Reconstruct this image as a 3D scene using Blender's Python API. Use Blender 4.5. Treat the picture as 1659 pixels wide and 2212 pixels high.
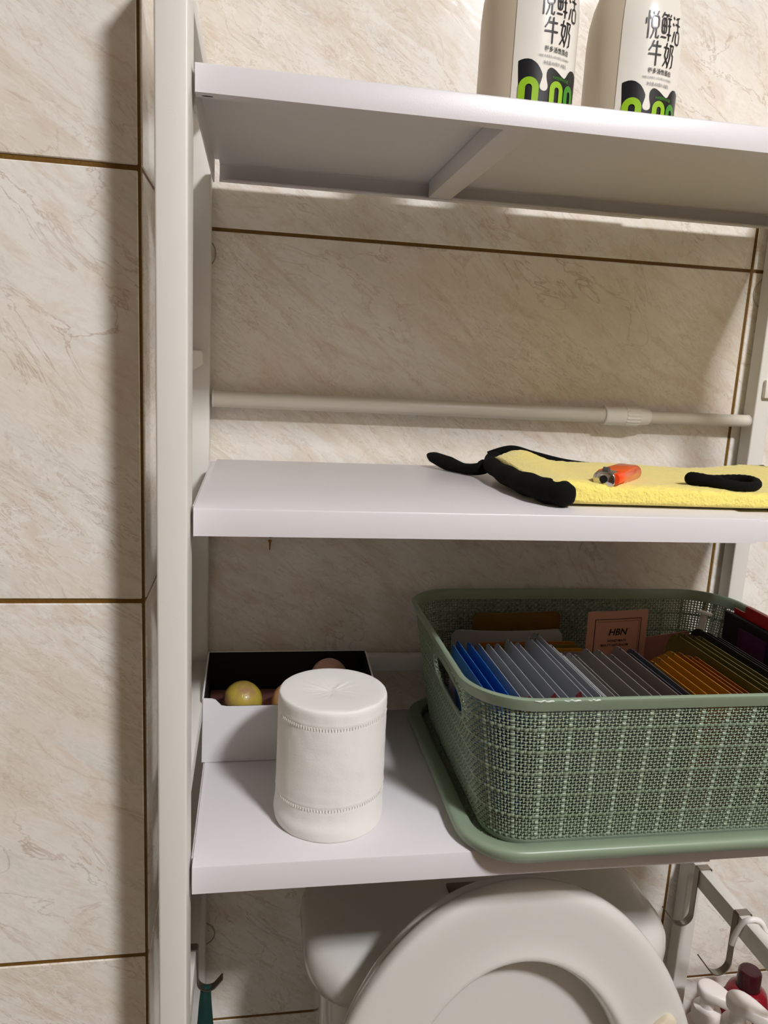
import bpy, bmesh, math, random
import numpy as np
from mathutils import Matrix, Vector, noise

for o in list(bpy.data.objects):
    bpy.data.objects.remove(o)
SC = bpy.context.scene
COL = SC.collection
random.seed(7)
E = 1.30                       # eye height above the floor; heights below are written relative to the eye

# ------------------------------------------------------------------ camera
R = [[0.9856, 0.0186, 0.168], [-0.161, -0.198, 0.9669], [0.0512, -0.98, -0.1921]]
cam = bpy.data.cameras.new('camera')
cam.sensor_fit = 'VERTICAL'; cam.sensor_height = 36.0
cam.lens = 1665.0 / 2212.0 * 36.0
cam.clip_start = 0.02
co = bpy.data.objects.new('camera', cam); COL.objects.link(co)
rx = Vector([R[i][0] for i in range(3)]); up = -Vector([R[i][1] for i in range(3)])
rx.normalize(); bk = rx.cross(up).normalized(); up = bk.cross(rx)
co.matrix_world = Matrix(((rx.x, up.x, bk.x, 0), (rx.y, up.y, bk.y, 0), (rx.z, up.z, bk.z, E), (0, 0, 0, 1)))
SC.camera = co

# ------------------------------------------------------------------ world, exposure
w = bpy.data.worlds.new('world'); SC.world = w; w.use_nodes = True
w.node_tree.nodes['Background'].inputs[0].default_value = (1.0, 0.96, 0.9, 1)
w.node_tree.nodes['Background'].inputs[1].default_value = 0.3
vs = SC.view_settings
vs.view_transform = 'Standard'; vs.look = 'None'; vs.gamma = 1.0; vs.exposure = 0.0
vs.use_curve_mapping = False
LAMP_POS = (0.80, -0.80, 1.165)      # ceiling panel, relative to the eye
LAMP_STRENGTH = 345.0

# ------------------------------------------------------------------ helpers
def lin(c):
    return tuple((x / 255 / 12.92) if x / 255 <= 0.04045 else ((x / 255 + 0.055) / 1.055) ** 2.4 for x in c) + (1.0,)

def mat(name, rgb, rough=0.5, metal=0.0, trans=0.0, sss=0.0, coat=0.0, emit=None, bump=None, var=0.0, varscale=40, ior=1.45, sheen=0.0, alpha=1.0, spec=0.5):
    m = bpy.data.materials.new(name); m.use_nodes = True
    nt = m.node_tree; b = nt.nodes['Principled BSDF']
    b.inputs['Base Color'].default_value = lin(rgb)
    b.inputs['Roughness'].default_value = rough
    b.inputs['Metallic'].default_value = metal
    b.inputs['Transmission Weight'].default_value = trans
    b.inputs['Subsurface Weight'].default_value = sss
    b.inputs['Coat Weight'].default_value = coat
    b.inputs['IOR'].default_value = ior
    b.inputs['Sheen Weight'].default_value = sheen
    b.inputs['Specular IOR Level'].default_value = spec
    b.inputs['Alpha'].default_value = alpha
    if sss: b.inputs['Subsurface Radius'].default_value = (0.004, 0.003, 0.002)
    if emit:
        b.inputs['Emission Color'].default_value = lin(emit[0]); b.inputs['Emission Strength'].default_value = emit[1]
    tc = nt.nodes.new('ShaderNodeNewGeometry')
    if bump:
        n = nt.nodes.new('ShaderNodeTexNoise'); n.inputs['Scale'].default_value = bump[0]; n.inputs['Detail'].default_value = 3
        nt.links.new(tc.outputs['Position'], n.inputs['Vector'])
        bp = nt.nodes.new('ShaderNodeBump'); bp.inputs['Strength'].default_value = bump[1]; bp.inputs['Distance'].default_value = bump[2] if len(bump) > 2 else 0.001
        nt.links.new(n.outputs['Fac'], bp.inputs['Height']); nt.links.new(bp.outputs['Normal'], b.inputs['Normal'])
    if var:
        n = nt.nodes.new('ShaderNodeTexNoise'); n.inputs['Scale'].default_value = varscale; n.inputs['Detail'].default_value = 4
        nt.links.new(tc.outputs['Position'], n.inputs['Vector'])
        mx = nt.nodes.new('ShaderNodeMix'); mx.data_type = 'RGBA'
        c = lin(rgb); mx.inputs['A'].default_value = tuple(x * (1 - var) for x in c[:3]) + (1,); mx.inputs['B'].default_value = tuple(min(1, x * (1 + var)) for x in c[:3]) + (1,)
        nt.links.new(n.outputs['Fac'], mx.inputs['Factor']); nt.links.new(mx.outputs['Result'], b.inputs['Base Color'])
    return m

def tile_mat(name, rough=0.2):
    m = bpy.data.materials.new(name); m.use_nodes = True
    nt = m.node_tree; L = nt.links.new; N = nt.nodes.new
    b = nt.nodes['Principled BSDF']
    geo = N('ShaderNodeNewGeometry'); oi = N('ShaderNodeObjectInfo')
    comb = N('ShaderNodeCombineXYZ')
    for k in range(3): L(oi.outputs['Random'], comb.inputs[k])
    off = N('ShaderNodeVectorMath'); off.operation = 'SCALE'; L(comb.outputs[0], off.inputs[0]); off.inputs['Scale'].default_value = 7.0
    add = N('ShaderNodeVectorMath'); add.operation = 'ADD'; L(geo.outputs['Position'], add.inputs[0]); L(off.outputs[0], add.inputs[1])
    rot = N('ShaderNodeMapping'); rot.inputs['Rotation'].default_value = (0, math.radians(-36), 0); L(add.outputs[0], rot.inputs['Vector'])
    mp = N('ShaderNodeMapping'); mp.inputs['Scale'].default_value = (1.0, 1.0, 2.4); L(rot.outputs[0], mp.inputs['Vector'])
    mp2 = N('ShaderNodeMapping'); mp2.inputs['Scale'].default_value = (1.0, 1.0, 5.0); L(rot.outputs[0], mp2.inputs['Vector'])
    def tex(scale, detail, dist, rough_=0.6, src=mp):
        n = N('ShaderNodeTexNoise'); n.inputs['Scale'].default_value = scale; n.inputs['Detail'].default_value = detail
        n.inputs['Distortion'].default_value = dist; n.inputs['Roughness'].default_value = rough_
        L(src.outputs[0], n.inputs['Vector']); return n
    def ramp(src, stops):
        r = N('ShaderNodeValToRGB'); e = r.color_ramp.elements
        while len(e) < len(stops): e.new(0.5)
        for i, (p, c) in enumerate(stops):
            e[i].position = p; e[i].color = c
        L(src, r.inputs[0]); return r
    def mul(a, k):
        x = N('ShaderNodeMath'); x.operation = 'MULTIPLY'; L(a, x.inputs[0])
        if isinstance(k, float): x.inputs[1].default_value = k
        else: L(k, x.inputs[1])
        return x.outputs[0]
    def mix(a, bcol, fac, mode='MIX'):
        x = N('ShaderNodeMix'); x.data_type = 'RGBA'; x.blend_type = mode
        if isinstance(fac, float): x.inputs['Factor'].default_value = fac
        else: L(fac, x.inputs['Factor'])
        for k, v in (('A', a), ('B', bcol)):
            if isinstance(v, tuple): x.inputs[k].default_value = v
            else: L(v, x.inputs[k])
        return x.outputs['Result']
    W, K = (1, 1, 1, 1), (0, 0, 0, 1)
    # broad cream field with tan diagonal drift
    n1 = tex(3.6, 8, 0.9, 0.62)
    c = ramp(n1.outputs['Fac'], [(0.30, lin((231, 222, 205))), (0.44, lin((239, 233, 221))), (0.58, lin((244, 241, 233))), (0.72, lin((235, 227, 212)))]).outputs[0]
    n2 = tex(7.0, 9, 1.5, 0.66, mp2)
    c = mix(c, lin((212, 193, 166)), mul(ramp(n2.outputs['Fac'], [(0.52, K), (0.68, W)]).outputs[0], 0.45))
    # pink and grey clouds
    n3 = tex(11.0, 8, 1.2, 0.66)
    c = mix(c, lin((226, 208, 188)), mul(ramp(n3.outputs['Fac'], [(0.54, K), (0.63, W)]).outputs[0], 0.48))
    n4 = tex(8.0, 8, 1.0, 0.66)
    c = mix(c, lin((226, 224, 216)), mul(ramp(n4.outputs['Fac'], [(0.52, K), (0.66, W)]).outputs[0], 0.60))
    # wispy veins: contour lines of warped noise, broken up
    brk = tex(5.0, 4, 0.4, 0.6, add)
    k1 = ramp(brk.outputs['Fac'], [(0.44, K), (0.62, W)]).outputs[0]
    k2 = ramp(brk.outputs['Fac'], [(0.38, W), (0.56, K)]).outputs[0]
    def vein(c, scale, dist, width, col, amt, src, lvl, gate):
        n = tex(scale, 7, dist, 0.60, src)
        s = N('ShaderNodeMath'); s.operation = 'SUBTRACT'; L(n.outputs['Fac'], s.inputs[0]); s.inputs[1].default_value = lvl
        a = N('ShaderNodeMath'); a.operation = 'ABSOLUTE'; L(s.outputs[0], a.inputs[0])
        f = mul(mul(ramp(a.outputs[0], [(0.0, W), (width, K)]).outputs[0], gate), amt)
        return mix(c, col, f)
    c = vein(c, 9.0, 1.2, 0.016, lin((184, 160, 136)), 0.62, mp, 0.50, k1)
    c = vein(c, 17.0, 1.6, 0.020, lin((188, 168, 144)), 0.55, mp2, 0.49, k2)
    c = vein(c, 12.0, 1.8, 0.022, lin((250, 247, 240)), 0.70, mp, 0.53, k2)
    c = vein(c, 24.0, 1.4, 0.030, lin((248, 244, 236)), 0.50, mp2, 0.47, k1)
    # crackle grain
    n5 = tex(70.0, 6, 1.2, 0.65, mp)
    c = mix(c, ramp(n5.outputs['Fac'], [(0.34, (0.90, 0.885, 0.86, 1)), (0.50, W), (0.70, (1.0, 1.0, 1.0, 1))]).outputs[0], 0.6, 'MULTIPLY')
    L(c, b.inputs['Base Color'])
    b.inputs['Roughness'].default_value = rough
    bp = N('ShaderNodeBump'); bp.inputs['Strength'].default_value = 0.10; bp.inputs['Distance'].default_value = 0.0008
    L(n5.outputs['Fac'], bp.inputs['Height']); L(bp.outputs[0], b.inputs['Normal'])
    return m

def mk(name, verts, faces, m, parent=None, smooth=False, extra=None):
    """verts are world coordinates with z relative to the eye"""
    me = bpy.data.meshes.new(name)
    V = np.asarray(verts, dtype=float).copy()
    V[:, 2] += E
    org = Vector((0, 0, 0))
    if parent is None:
        org = Vector((float((V[:, 0].min() + V[:, 0].max()) / 2), float((V[:, 1].min() + V[:, 1].max()) / 2), float(V[:, 2].min())))
        V -= np.array(org)
    me.from_pydata([tuple(v) for v in V], [], [tuple(int(i) for i in f) for f in faces])
    me.validate()
    bm = bmesh.new(); bm.from_mesh(me)
    bmesh.ops.recalc_face_normals(bm, faces=bm.faces)
    bm.to_mesh(me); bm.free()
    if smooth:
        me.polygons.foreach_set('use_smooth', [True] * len(me.polygons))
        if isinstance(smooth, (int, float)) and not isinstance(smooth, bool):
            me.set_sharp_from_angle(angle=math.radians(smooth))
    me.materials.append(m)
    o = bpy.data.objects.new(name, me); COL.objects.link(o)
    if parent is None:
        o.location = org
    else:
        attach(o, parent)
    return o

def world_loc(o):
    v = Vector(o.location)
    return v

def attach(o, parent):
    o.parent = parent
    if parent.parent is None:
        o.matrix_parent_inverse = Matrix.Translation(-Vector(parent.location))

def tag(o, label, cat, group=None, kind=None):
    o['label'] = label; o['category'] = cat
    if group: o['group'] = group
    if kind: o['kind'] = kind
    return o

def thing(name, loc, label=None, cat=None, group=None, kind=None):
    o = bpy.data.objects.new(name, None); COL.objects.link(o)
    o.location = (loc[0], loc[1], loc[2] + E); o.empty_display_size = 0.05
    if label: tag(o, label, cat, group)
    if kind: o['kind'] = kind
    return o

def copy_tree(root):
    r = root.copy(); COL.objects.link(r)
    for ch in root.children:
        c = ch.copy(); COL.objects.link(c); inv = ch.matrix_parent_inverse.copy(); c.parent = r; c.matrix_parent_inverse = inv
        for g in ch.children:
            d = g.copy(); COL.objects.link(d); d.parent = c
    return r

def boxmesh(x0, x1, y0, y1, z0, z1, bev=0.001, seg=2):
    bm = bmesh.new()
    bmesh.ops.create_cube(bm, size=1.0)
    for v in bm.verts:
        v.co = Vector((x0 + (v.co.x + .5) * (x1 - x0), y0 + (v.co.y + .5) * (y1 - y0), z0 + (v.co.z + .5) * (z1 - z0)))
    if bev:
        bev = min(bev, 0.45 * min(x1 - x0, y1 - y0, z1 - z0))
        bmesh.ops.bevel(bm, geom=bm.edges[:], offset=bev, segments=seg, affect='EDGES', profile=0.5)
    bm.verts.index_update()
    V = [tuple(v.co) for v in bm.verts]; F = [[v.index for v in f.verts] for f in bm.faces]
    bm.free(); return V, F

def box(name, x0, x1, y0, y1, z0, z1, m, parent=None, bev=0.001, seg=2):
    V, F = boxmesh(x0, x1, y0, y1, z0, z1, bev, seg)
    return mk(name, V, F, m, parent, smooth=40 if bev else False)

def join(parts):
    V, F = [], []
    for v, f in parts:
        n = len(V); V += list(v); F += [[i + n for i in q] for q in f]
    return V, F

def loftmesh(rings, close_u=True, cap0=True, cap1=True):
    n = len(rings[0]); V = [p for r in rings for p in r]; F = []
    for i in range(len(rings) - 1):
        for j in range(n if close_u else n - 1):
            k = (j + 1) % n
            F.append([i * n + j, i * n + k, (i + 1) * n + k, (i + 1) * n + j])
    if cap0: F.append(list(range(n))[::-1])
    if cap1: F.append([(len(rings) - 1) * n + j for j in range(n)])
    return V, F

def lathemesh(cx, cy, prof, n=48):
    return loftmesh([[(cx + r * math.cos(2 * math.pi * k / n), cy + r * math.sin(2 * math.pi * k / n), z) for k in range(n)] for r, z in prof])

def tubemesh(path, rad, n=12, closed=False, flat=None, upv=(0, 0, 1)):
    """path list of 3D; rad scalar or list; flat = (width factor, height factor) relative to upv"""
    P = [Vector(p) for p in path]; m = len(P)
    if not isinstance(rad, (list, tuple)): rad = [rad] * m
    rings = []; U = Vector(upv)
    for i in range(m):
        a = P[(i - 1) % m] if (closed or i > 0) else P[i]
        b = P[(i + 1) % m] if (closed or i < m - 1) else P[i]
        t = (b - a).normalized()
        s = t.cross(U)
        if s.length < 1e-4: s = t.cross(Vector((1, 0, 0)))
        s.normalize(); u = s.cross(t).normalized()
        fw, fh = flat if flat else (1, 1)
        rings.append([tuple(P[i] + s * (math.cos(2 * math.pi * k / n) * rad[i] * fw) + u * (math.sin(2 * math.pi * k / n) * rad[i] * fh)) for k in range(n)])
    if closed:
        rings.append(rings[0])
        V, F = loftmesh(rings, True, False, False)
        # merge last ring on first
        N = n * m
        F = [[i % N for i in f] for f in F]
        return V[:N], F
    return loftmesh(rings)

def smoothpath(pts, k=8):
    P = [Vector(p) for p in pts]; out = []
    for i in range(len(P) - 1):
        p0 = P[max(i - 1, 0)]; p1 = P[i]; p2 = P[i + 1]; p3 = P[min(i + 2, len(P) - 1)]
        for j in range(k):
            t = j / k
            out.append(tuple(0.5 * ((2 * p1) + (-p0 + p2) * t + (2 * p0 - 5 * p1 + 4 * p2 - p3) * t * t + (-p0 + 3 * p1 - 3 * p2 + p3) * t ** 3)))
    out.append(tuple(P[-1])); return out

def prismmesh(poly, axis, a, b):
    """poly: list of 2D; axis 'x': poly=(y,z), 'y': poly=(x,z), 'z': poly=(x,y)"""
    def p3(q, t):
        return {'x': (t, q[0], q[1]), 'y': (q[0], t, q[1]), 'z': (q[0], q[1], t)}[axis]
    return loftmesh([[p3(q, a) for q in poly], [p3(q, b) for q in poly]])

def rrect2(x0, x1, y0, y1, r, n=6):
    pts = []
    for cx, cy, a0 in ((x1 - r, y0 + r, -90), (x1 - r, y1 - r, 0), (x0 + r, y1 - r, 90), (x0 + r, y0 + r, 180)):
        for k in range(n + 1):
            a = math.radians(a0 + 90 * k / n); pts.append((cx + r * math.cos(a), cy + r * math.sin(a)))
    return pts

def textmesh(s, size, spacing=1.0, bold=0.0):
    cu = bpy.data.curves.new('lettering', 'FONT'); cu.body = s; cu.size = size; cu.space_character = spacing
    cu.resolution_u = 3; cu.offset = bold
    o = bpy.data.objects.new('lettering', cu); COL.objects.link(o)
    bpy.context.view_layer.update()
    dg = bpy.context.evaluated_depsgraph_get()
    me = bpy.data.meshes.new_from_object(o.evaluated_get(dg))
    V = [(v.co.x, v.co.y) for v in me.vertices]; F = [list(p.vertices) for p in me.polygons]
    bpy.data.objects.remove(o); bpy.data.curves.remove(cu); bpy.data.meshes.remove(me)
    return V, F

# ------------------------------------------------------------------ materials
M = {}
M['tile'] = tile_mat('beige_marble_tile', 0.14)
M['grout'] = mat('brown_gold_grout', (112, 80, 26), 0.45, var=0.35, varscale=400, bump=(500, .4))
M['post'] = mat('cream_white_powder_coat', (219, 217, 209), 0.38, bump=(900, .05))
M['shelf'] = mat('white_powder_coat', (214, 211, 212), 0.33, bump=(900, .05))
M['rod'] = mat('white_enamel_tube', (214, 208, 194), 0.35)
M['rodcap'] = mat('white_plastic', (232, 228, 218), 0.4)
M['slot'] = mat('dark_slot', (70, 66, 62), 0.7)
M['ceramic'] = mat('white_ceramic', (210, 208, 201), 0.12, coat=0.4)
M['seat'] = mat('white_seat_plastic', (212, 209, 202), 0.16, coat=0.3)
M['pad'] = mat('cream_rubber', (214, 203, 178), 0.5)
M['steel'] = mat('brushed_steel', (150, 144, 136), 0.3, metal=1.0)
M['green'] = mat('sage_green_plastic', (134, 150, 127), 0.36, var=0.05)
M['paper'] = mat('toilet_paper', (232, 230, 224), 0.95, bump=(700, .12), sheen=0.2)
M['card'] = mat('white_card', (222, 221, 221), 0.5)
M['blackcard'] = mat('black_card', (12, 12, 13), 0.75)
M['yellow'] = mat('yellow_fleece', (244, 226, 116), 0.95, bump=(420, .9, .002), var=0.08, varscale=120, sheen=0.4)
M['black'] = mat('black_fabric', (8, 9, 8), 0.9, bump=(1500, .6), spec=.2)
M['milk'] = mat('cream_bottle_plastic', (200, 188, 166), 0.4)
M['sleeve'] = mat('white_glossy_sleeve', (228, 224, 213), 0.22)
M['ink'] = mat('black_ink', (22, 22, 26), 0.35)
M['greyink'] = mat('grey_ink', (110, 110, 108), 0.4)
M['lime'] = mat('lime_ink', (142, 184, 38), 0.3)
M['leaf'] = mat('green_ink', (66, 140, 42), 0.35)

# ------------------------------------------------------------------ the room
TH = 0.2914                                  # tile height; width is twice that
JX, JY, WY = -0.0742, 0.549, 0.7807          # pilaster corner x, pilaster face y, back wall y
ZC, ZF = 2.55 - E, -E                        # ceiling, floor (relative)
XL, XR, YB = -0.95, 1.45, -1.45
G = 0.0034

def tile_grid(parent, kind, us, zs, plane):
    """tiles between successive us (along wall) and zs; alike sizes share mesh data"""
    cache = {}
    for i in range(len(us) - 1):
        for j in range(len(zs) - 1):
            u0, u1, z0, z1 = us[i] + G / 2, us[i + 1] - G / 2, zs[j] + G / 2, zs[j + 1] - G / 2
            key = (round(u1 - u0, 4), round(z1 - z0, 4))
            if key not in cache:
                if kind == 'y': V, F = boxmesh(-(u1 - u0) / 2, (u1 - u0) / 2, 0, 0.008, -(z1 - z0) / 2, (z1 - z0) / 2, 0.0007, 1)
                else: V, F = boxmesh(-0.008, 0, -(u1 - u0) / 2, (u1 - u0) / 2, -(z1 - z0) / 2, (z1 - z0) / 2, 0.0007, 1)
                me = bpy.data.meshes.new('tile'); me.from_pydata(V, [], F); me.materials.append(M['tile']); cache[key] = me
            o = bpy.data.objects.new('tile', cache[key]); COL.objects.link(o)
            c = ((u0 + u1) / 2, plane, (z0 + z1) / 2 + E) if kind == 'y' else (plane, (u0 + u1) / 2, (z0 + z1) / 2 + E)
            o.location = c; attach(o, parent)

zrows = [ZF] + [0.1137 + TH * k for k in range(-4, 4)] + [ZC]
wb = box('wall_back', JX - 0.02, XR + .1, WY + 0.001, WY + 0.1, ZF, ZC, M['grout'], None, 0)
wb['kind'] = 'structure'
tile_grid(wb, 'y', [-0.0636, 0.5192, 1.1020, XR], zrows, WY)
wl = box('wall_left', XL, JX - 0.0012, JY + 0.0012, WY + 0.1, ZF, ZC, M['grout'], None, 0)
wl['kind'] = 'structure'
tile_grid(wl, 'y', [XL, JX - 2 * TH, JX - 0.0012], zrows, JY)
tile_grid(wl, 'x', [JY + 0.0018, WY], zrows, JX)
def shell(name, *a):
    o = box(name, *a, None, 0); o['kind'] = 'structure'; return o
M['fill_cut'] = mat('dark_brown_fill_cutting_wall', (84, 66, 50), .45, var=.2, varscale=30)  # unseen wall behind, coloured dark only to cut bounced fill light
M['far'] = mat('taupe_wall_tile', (168, 154, 134), .3, var=.08, varscale=12)
shell('wall_right', XR, XR + .1, YB, WY, ZF, ZC, M['far'])
shell('wall_side', XL - .1, XL, YB, JY + .1, ZF, ZC, M['far'])
shell('wall_behind', XL - .1, XR + .1, YB - .1, YB, ZF, ZC, M['fill_cut'])
M['floor'] = mat('grey_floor_tile', (104, 96, 86), 0.4, var=.15, varscale=9)
M['ceil'] = mat('white_ceiling', (206, 202, 194), 0.7)
shell('floor', XL - .1, XR + .1, YB - .1, WY + .1, ZF - .1, ZF, M['floor'])
shell('ceiling', XL - .1, XR + .1, YB - .1, WY + .1, ZC, ZC + .1, M['ceil'])

# ceiling lamp: the only light
lx, ly, lz = LAMP_POS
lamp = thing('ceiling_lamp', (lx, ly, ZC), 'square white ceiling lamp panel with lit diffuser', 'lamp')
lz = ZC - 0.035
box('lamp_frame', lx - .14, lx + .14, ly - .14, ly + .14, lz + .004, ZC, M['post'], lamp, .004)
M['glow'] = mat('lit_diffuser', (255, 255, 255), 0.6, emit=((249, 248, 252), LAMP_STRENGTH))
box('diffuser', lx - .115, lx + .115, ly - .115, ly + .115, lz, lz + .008, M['glow'], lamp, .002)

# marks on the back wall
rust = thing('rust_stain', (0.0175, WY, -0.198), 'small rusty brown nail hole stain on wall below middle shelf', 'stain')
M['rust'] = mat('rust', (140, 84, 36), 0.8, var=.3, varscale=500)
V, F = prismmesh([(0.0150, -.1831), (0.0199, -.1824), (0.0214, -.1836), (0.0180, -.1846)], 'y', WY - .0006, WY + .002)
mk('upper_spot', V, F, M['rust'], rust)
V, F = prismmesh([(0.0160, -.1870), (0.0180, -.1860), (0.0199, -.1870), (0.0190, -.1899), (0.0184, -.1972), (0.0175, -.1972), (0.0173, -.1899)], 'y', WY - .0009, WY + .002)
mk('streak', V, F, M['rust'], rust)
M['clear'] = mat('clear_sticker', (176, 164, 144), 0.25)
def disc(x, z, r, label):
    t = thing('adhesive_disc', (x, WY, z), label, 'adhesive disc', 'clear adhesive discs on the wall')
    n = 36
    ring = [[(x + a * math.cos(2 * math.pi * k / n), WY - d, z + a * math.sin(2 * math.pi * k / n)) for k in range(n)] for a, d in ((r, -.001), (r, .0006), (r - .0003, .0010), (r - .0008, .0010), (r - .0011, .0006), (r - .0011, -.001))]
    V, F = loftmesh(ring, True, False, False); mk('film_edge', V, F, M['clear'], t, smooth=40)
disc(.5416, .0913, .0180, 'clear round adhesive disc on wall beside right rear post')
disc(-.0529, .0913, .0146, 'clear round adhesive disc on wall behind left rear post, upper')
disc(-.0476, -.645, .0146, 'clear round adhesive disc on wall behind left rear post, below bottom shelf')

# ------------------------------------------------------------------ rack
S0 = 0.51                      # shelf front
rack = thing('storage_rack', (0.24, 0.64, -E), 'white metal over-toilet storage rack with three extendable shelves', 'shelf rack')
FY0, FY1, RY0, RY1 = 0.489, 0.528, 0.757, 0.777
LX0, LX1, RX0, RX1 = -0.0595, -0.0405, 0.529, 0.5475
for x0, x1 in ((LX0, LX1), (RX0, RX1)):
    box('front_post', x0, x1, FY0, FY1, -E, .237, M['post'], rack, .0015, 3)
    box('rear_post', x0, x1 - (.002 if x0 < 0 else 0), RY0, RY1, -E, .223, M['post'], rack, .0015, 3)
def shelf(zt, zb, brace):
    SX = .3735
    root = None
    def panel(nm, x0, x1, d, parent, left=None):
        """sheet bent down at front and rear with return flanges"""
        t = .0012
        f = S0 + d; zt_ = zt - d; zb_ = zb + d * .6
        prof = [(f, zb_), (f, zt_ - .0012), (f + .0004, zt_ - .0004), (f + .0012, zt_), (RY0 - .002 - d, zt_), (RY0 - d - .0008, zt_ - .0008), (RY0 - d, zt_ - .002), (RY0 - d, zb_), (RY0 - d - .009, zb_), (RY0 - d - .009, zb_ + t), (RY0 - d - t, zb_ + t), (RY0 - d - t, zt_ - t - .001), (RY0 - d - t - .001, zt_ - t), (f + t + .001, zt_ - t), (f + t, zt_ - t - .001), (f + t, zb_ + t), (f + .010, zb_ + t), (f + .010, zb_)]
        V, F = prismmesh(prof, 'x', x0, x1)
        if left:
            q = prof[:4] + [(RY0 - .016, zt_), (RY0 - .016, zt_ - t)] + prof[13:]
            V, F = join([(V, F), prismmesh(q, 'x', left, x0)])
        return mk(nm, V, F, M['shelf'], parent, smooth=35)
    o = panel('shelf', -.0350, SX, 0.0, rack, -.0385)
    panel('inner_shelf', .1785, RX0 - .001, .0014, o)
    # left end plate
    V, F = boxmesh(-.0400, -.0386, S0 + .012, RY0 - .016, zb - .004, zt - .0005, .0004, 1)
    mk('end_plate', V, F, M['shelf'], o)
    V, F = boxmesh(RX0 - .0015, RX0 - .0002, S0 + .001, RY0 - .012, zb - .004, zt - .003, .0004, 1)
    mk('end_plate', V, F, M['shelf'], o)
    if brace:
        V, F = boxmesh(.156, .1775, S0 + .0105, RY0 - .010, zb + .0003, zt - .0013, .0008, 2)
        mk('cross_brace', V, F, M['shelf'], o, smooth=40)
        V, F = prismmesh([(-.0315 + .0035 * math.cos(a * math.pi / 6), .5165 + .0012 * math.sin(a * math.pi / 6)) for a in range(12)], 'z', zb - .0001, zb + .0006)
        mk('slot', V, F, M['slot'], o)
    return o
Z1, Z1B, Z2, Z2B, Z3, Z3B = .1675, .1510, -.1012, -.1200, -.3657, -.3879
shelf(Z1, Z1B, True); shelf(Z2, Z2B, False); shelf(Z3, Z3B, False)
# guard rails above top and bottom shelves
for za, zb_ in ((.2060, .2230), (-.3250, -.3085)):
    for x0, x1 in ((-.0575, -.0415), (.5305, .5465)):
        box('side_rail', x0, x1, FY1 - .002, RY0 + .002, za, zb_, M['post'], rack, .001)
    box('rear_rail', LX1 - .001, RX0 + .001,   .763, .775, za, zb_, M['post'], rack, .001)
# hook bars below bottom shelf
box('hook_bar', -.0590, -.0460, FY1 - .002, RY0 + .002, -.592, -.569, M['post'], rack, .001)
box('hook_bar', .5290, .5425, FY1 - .002, RY0 + .002, -.594, -.571, M['post'], rack, .001)
# little clips on the rear posts
V, F = prismmesh([(-.0585, .0005), (-.0500, .0005), (-.0480, -.0015), (-.0480, -.0120), (-.0585, -.0190)], 'y', .738, RY0 + .001); mk('clip', V, F, M['rodcap'], rack, smooth=40)
box('clip', .5345, .5475, .752, RY0 + .001, -.0185, .0012, M['rodcap'], rack, .002)

# ------------------------------------------------------------------ tension rod behind the yellow towel
rod = thing('tension_rod', (.245, .7665, -.052), 'white telescopic tension rod spanning the rear posts above middle shelf', 'rod')
RYc, RZ = .7665, -.0440
def xt(name, x0, x1, r, m, par, rib=0, n=40, r1=None):
    V = []; rings = []
    r1 = r if r1 is None else r1
    for x, k in ((x0, .93), (x0 + .0007, 1), (x1 - .0007, 1), (x1, .93)):
        rr = r if x < (x0 + x1) / 2 else r1
        rings.append([(x, RYc + rr * k * (1 + (rib if (j // 2) % 2 else 0)) * math.cos(2 * math.pi * j / n), RZ + rr * k * (1 + (rib if (j // 2) % 2 else 0)) * math.sin(2 * math.pi * j / n)) for j in range(n)])
    V, F = loftmesh(rings); return mk(name, V, F, m, par, smooth=30)
xt('outer_tube', LX1 + .0006, .374, .0080, M['rod'], rod)
xt('inner_tube', .372, RX0 - .0006, .0066, M['rod'], rod)
cl = xt('collar', .361, .386, .0101, M['rodcap'], rod)
xt('grip_ring', .3835, .4000, .0102, M['rodcap'], cl, rib=.05, n=72)
xt('cone', .3995, .4125, .0096, M['rodcap'], cl, r1=.0083)
xt('end_foot', RX0 - .0016, RX0 - .0001, .0074, M['rodcap'], rod)
xt('end_foot', LX1 + .0001, LX1 + .0016, .0086, M['rodcap'], rod)

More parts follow.
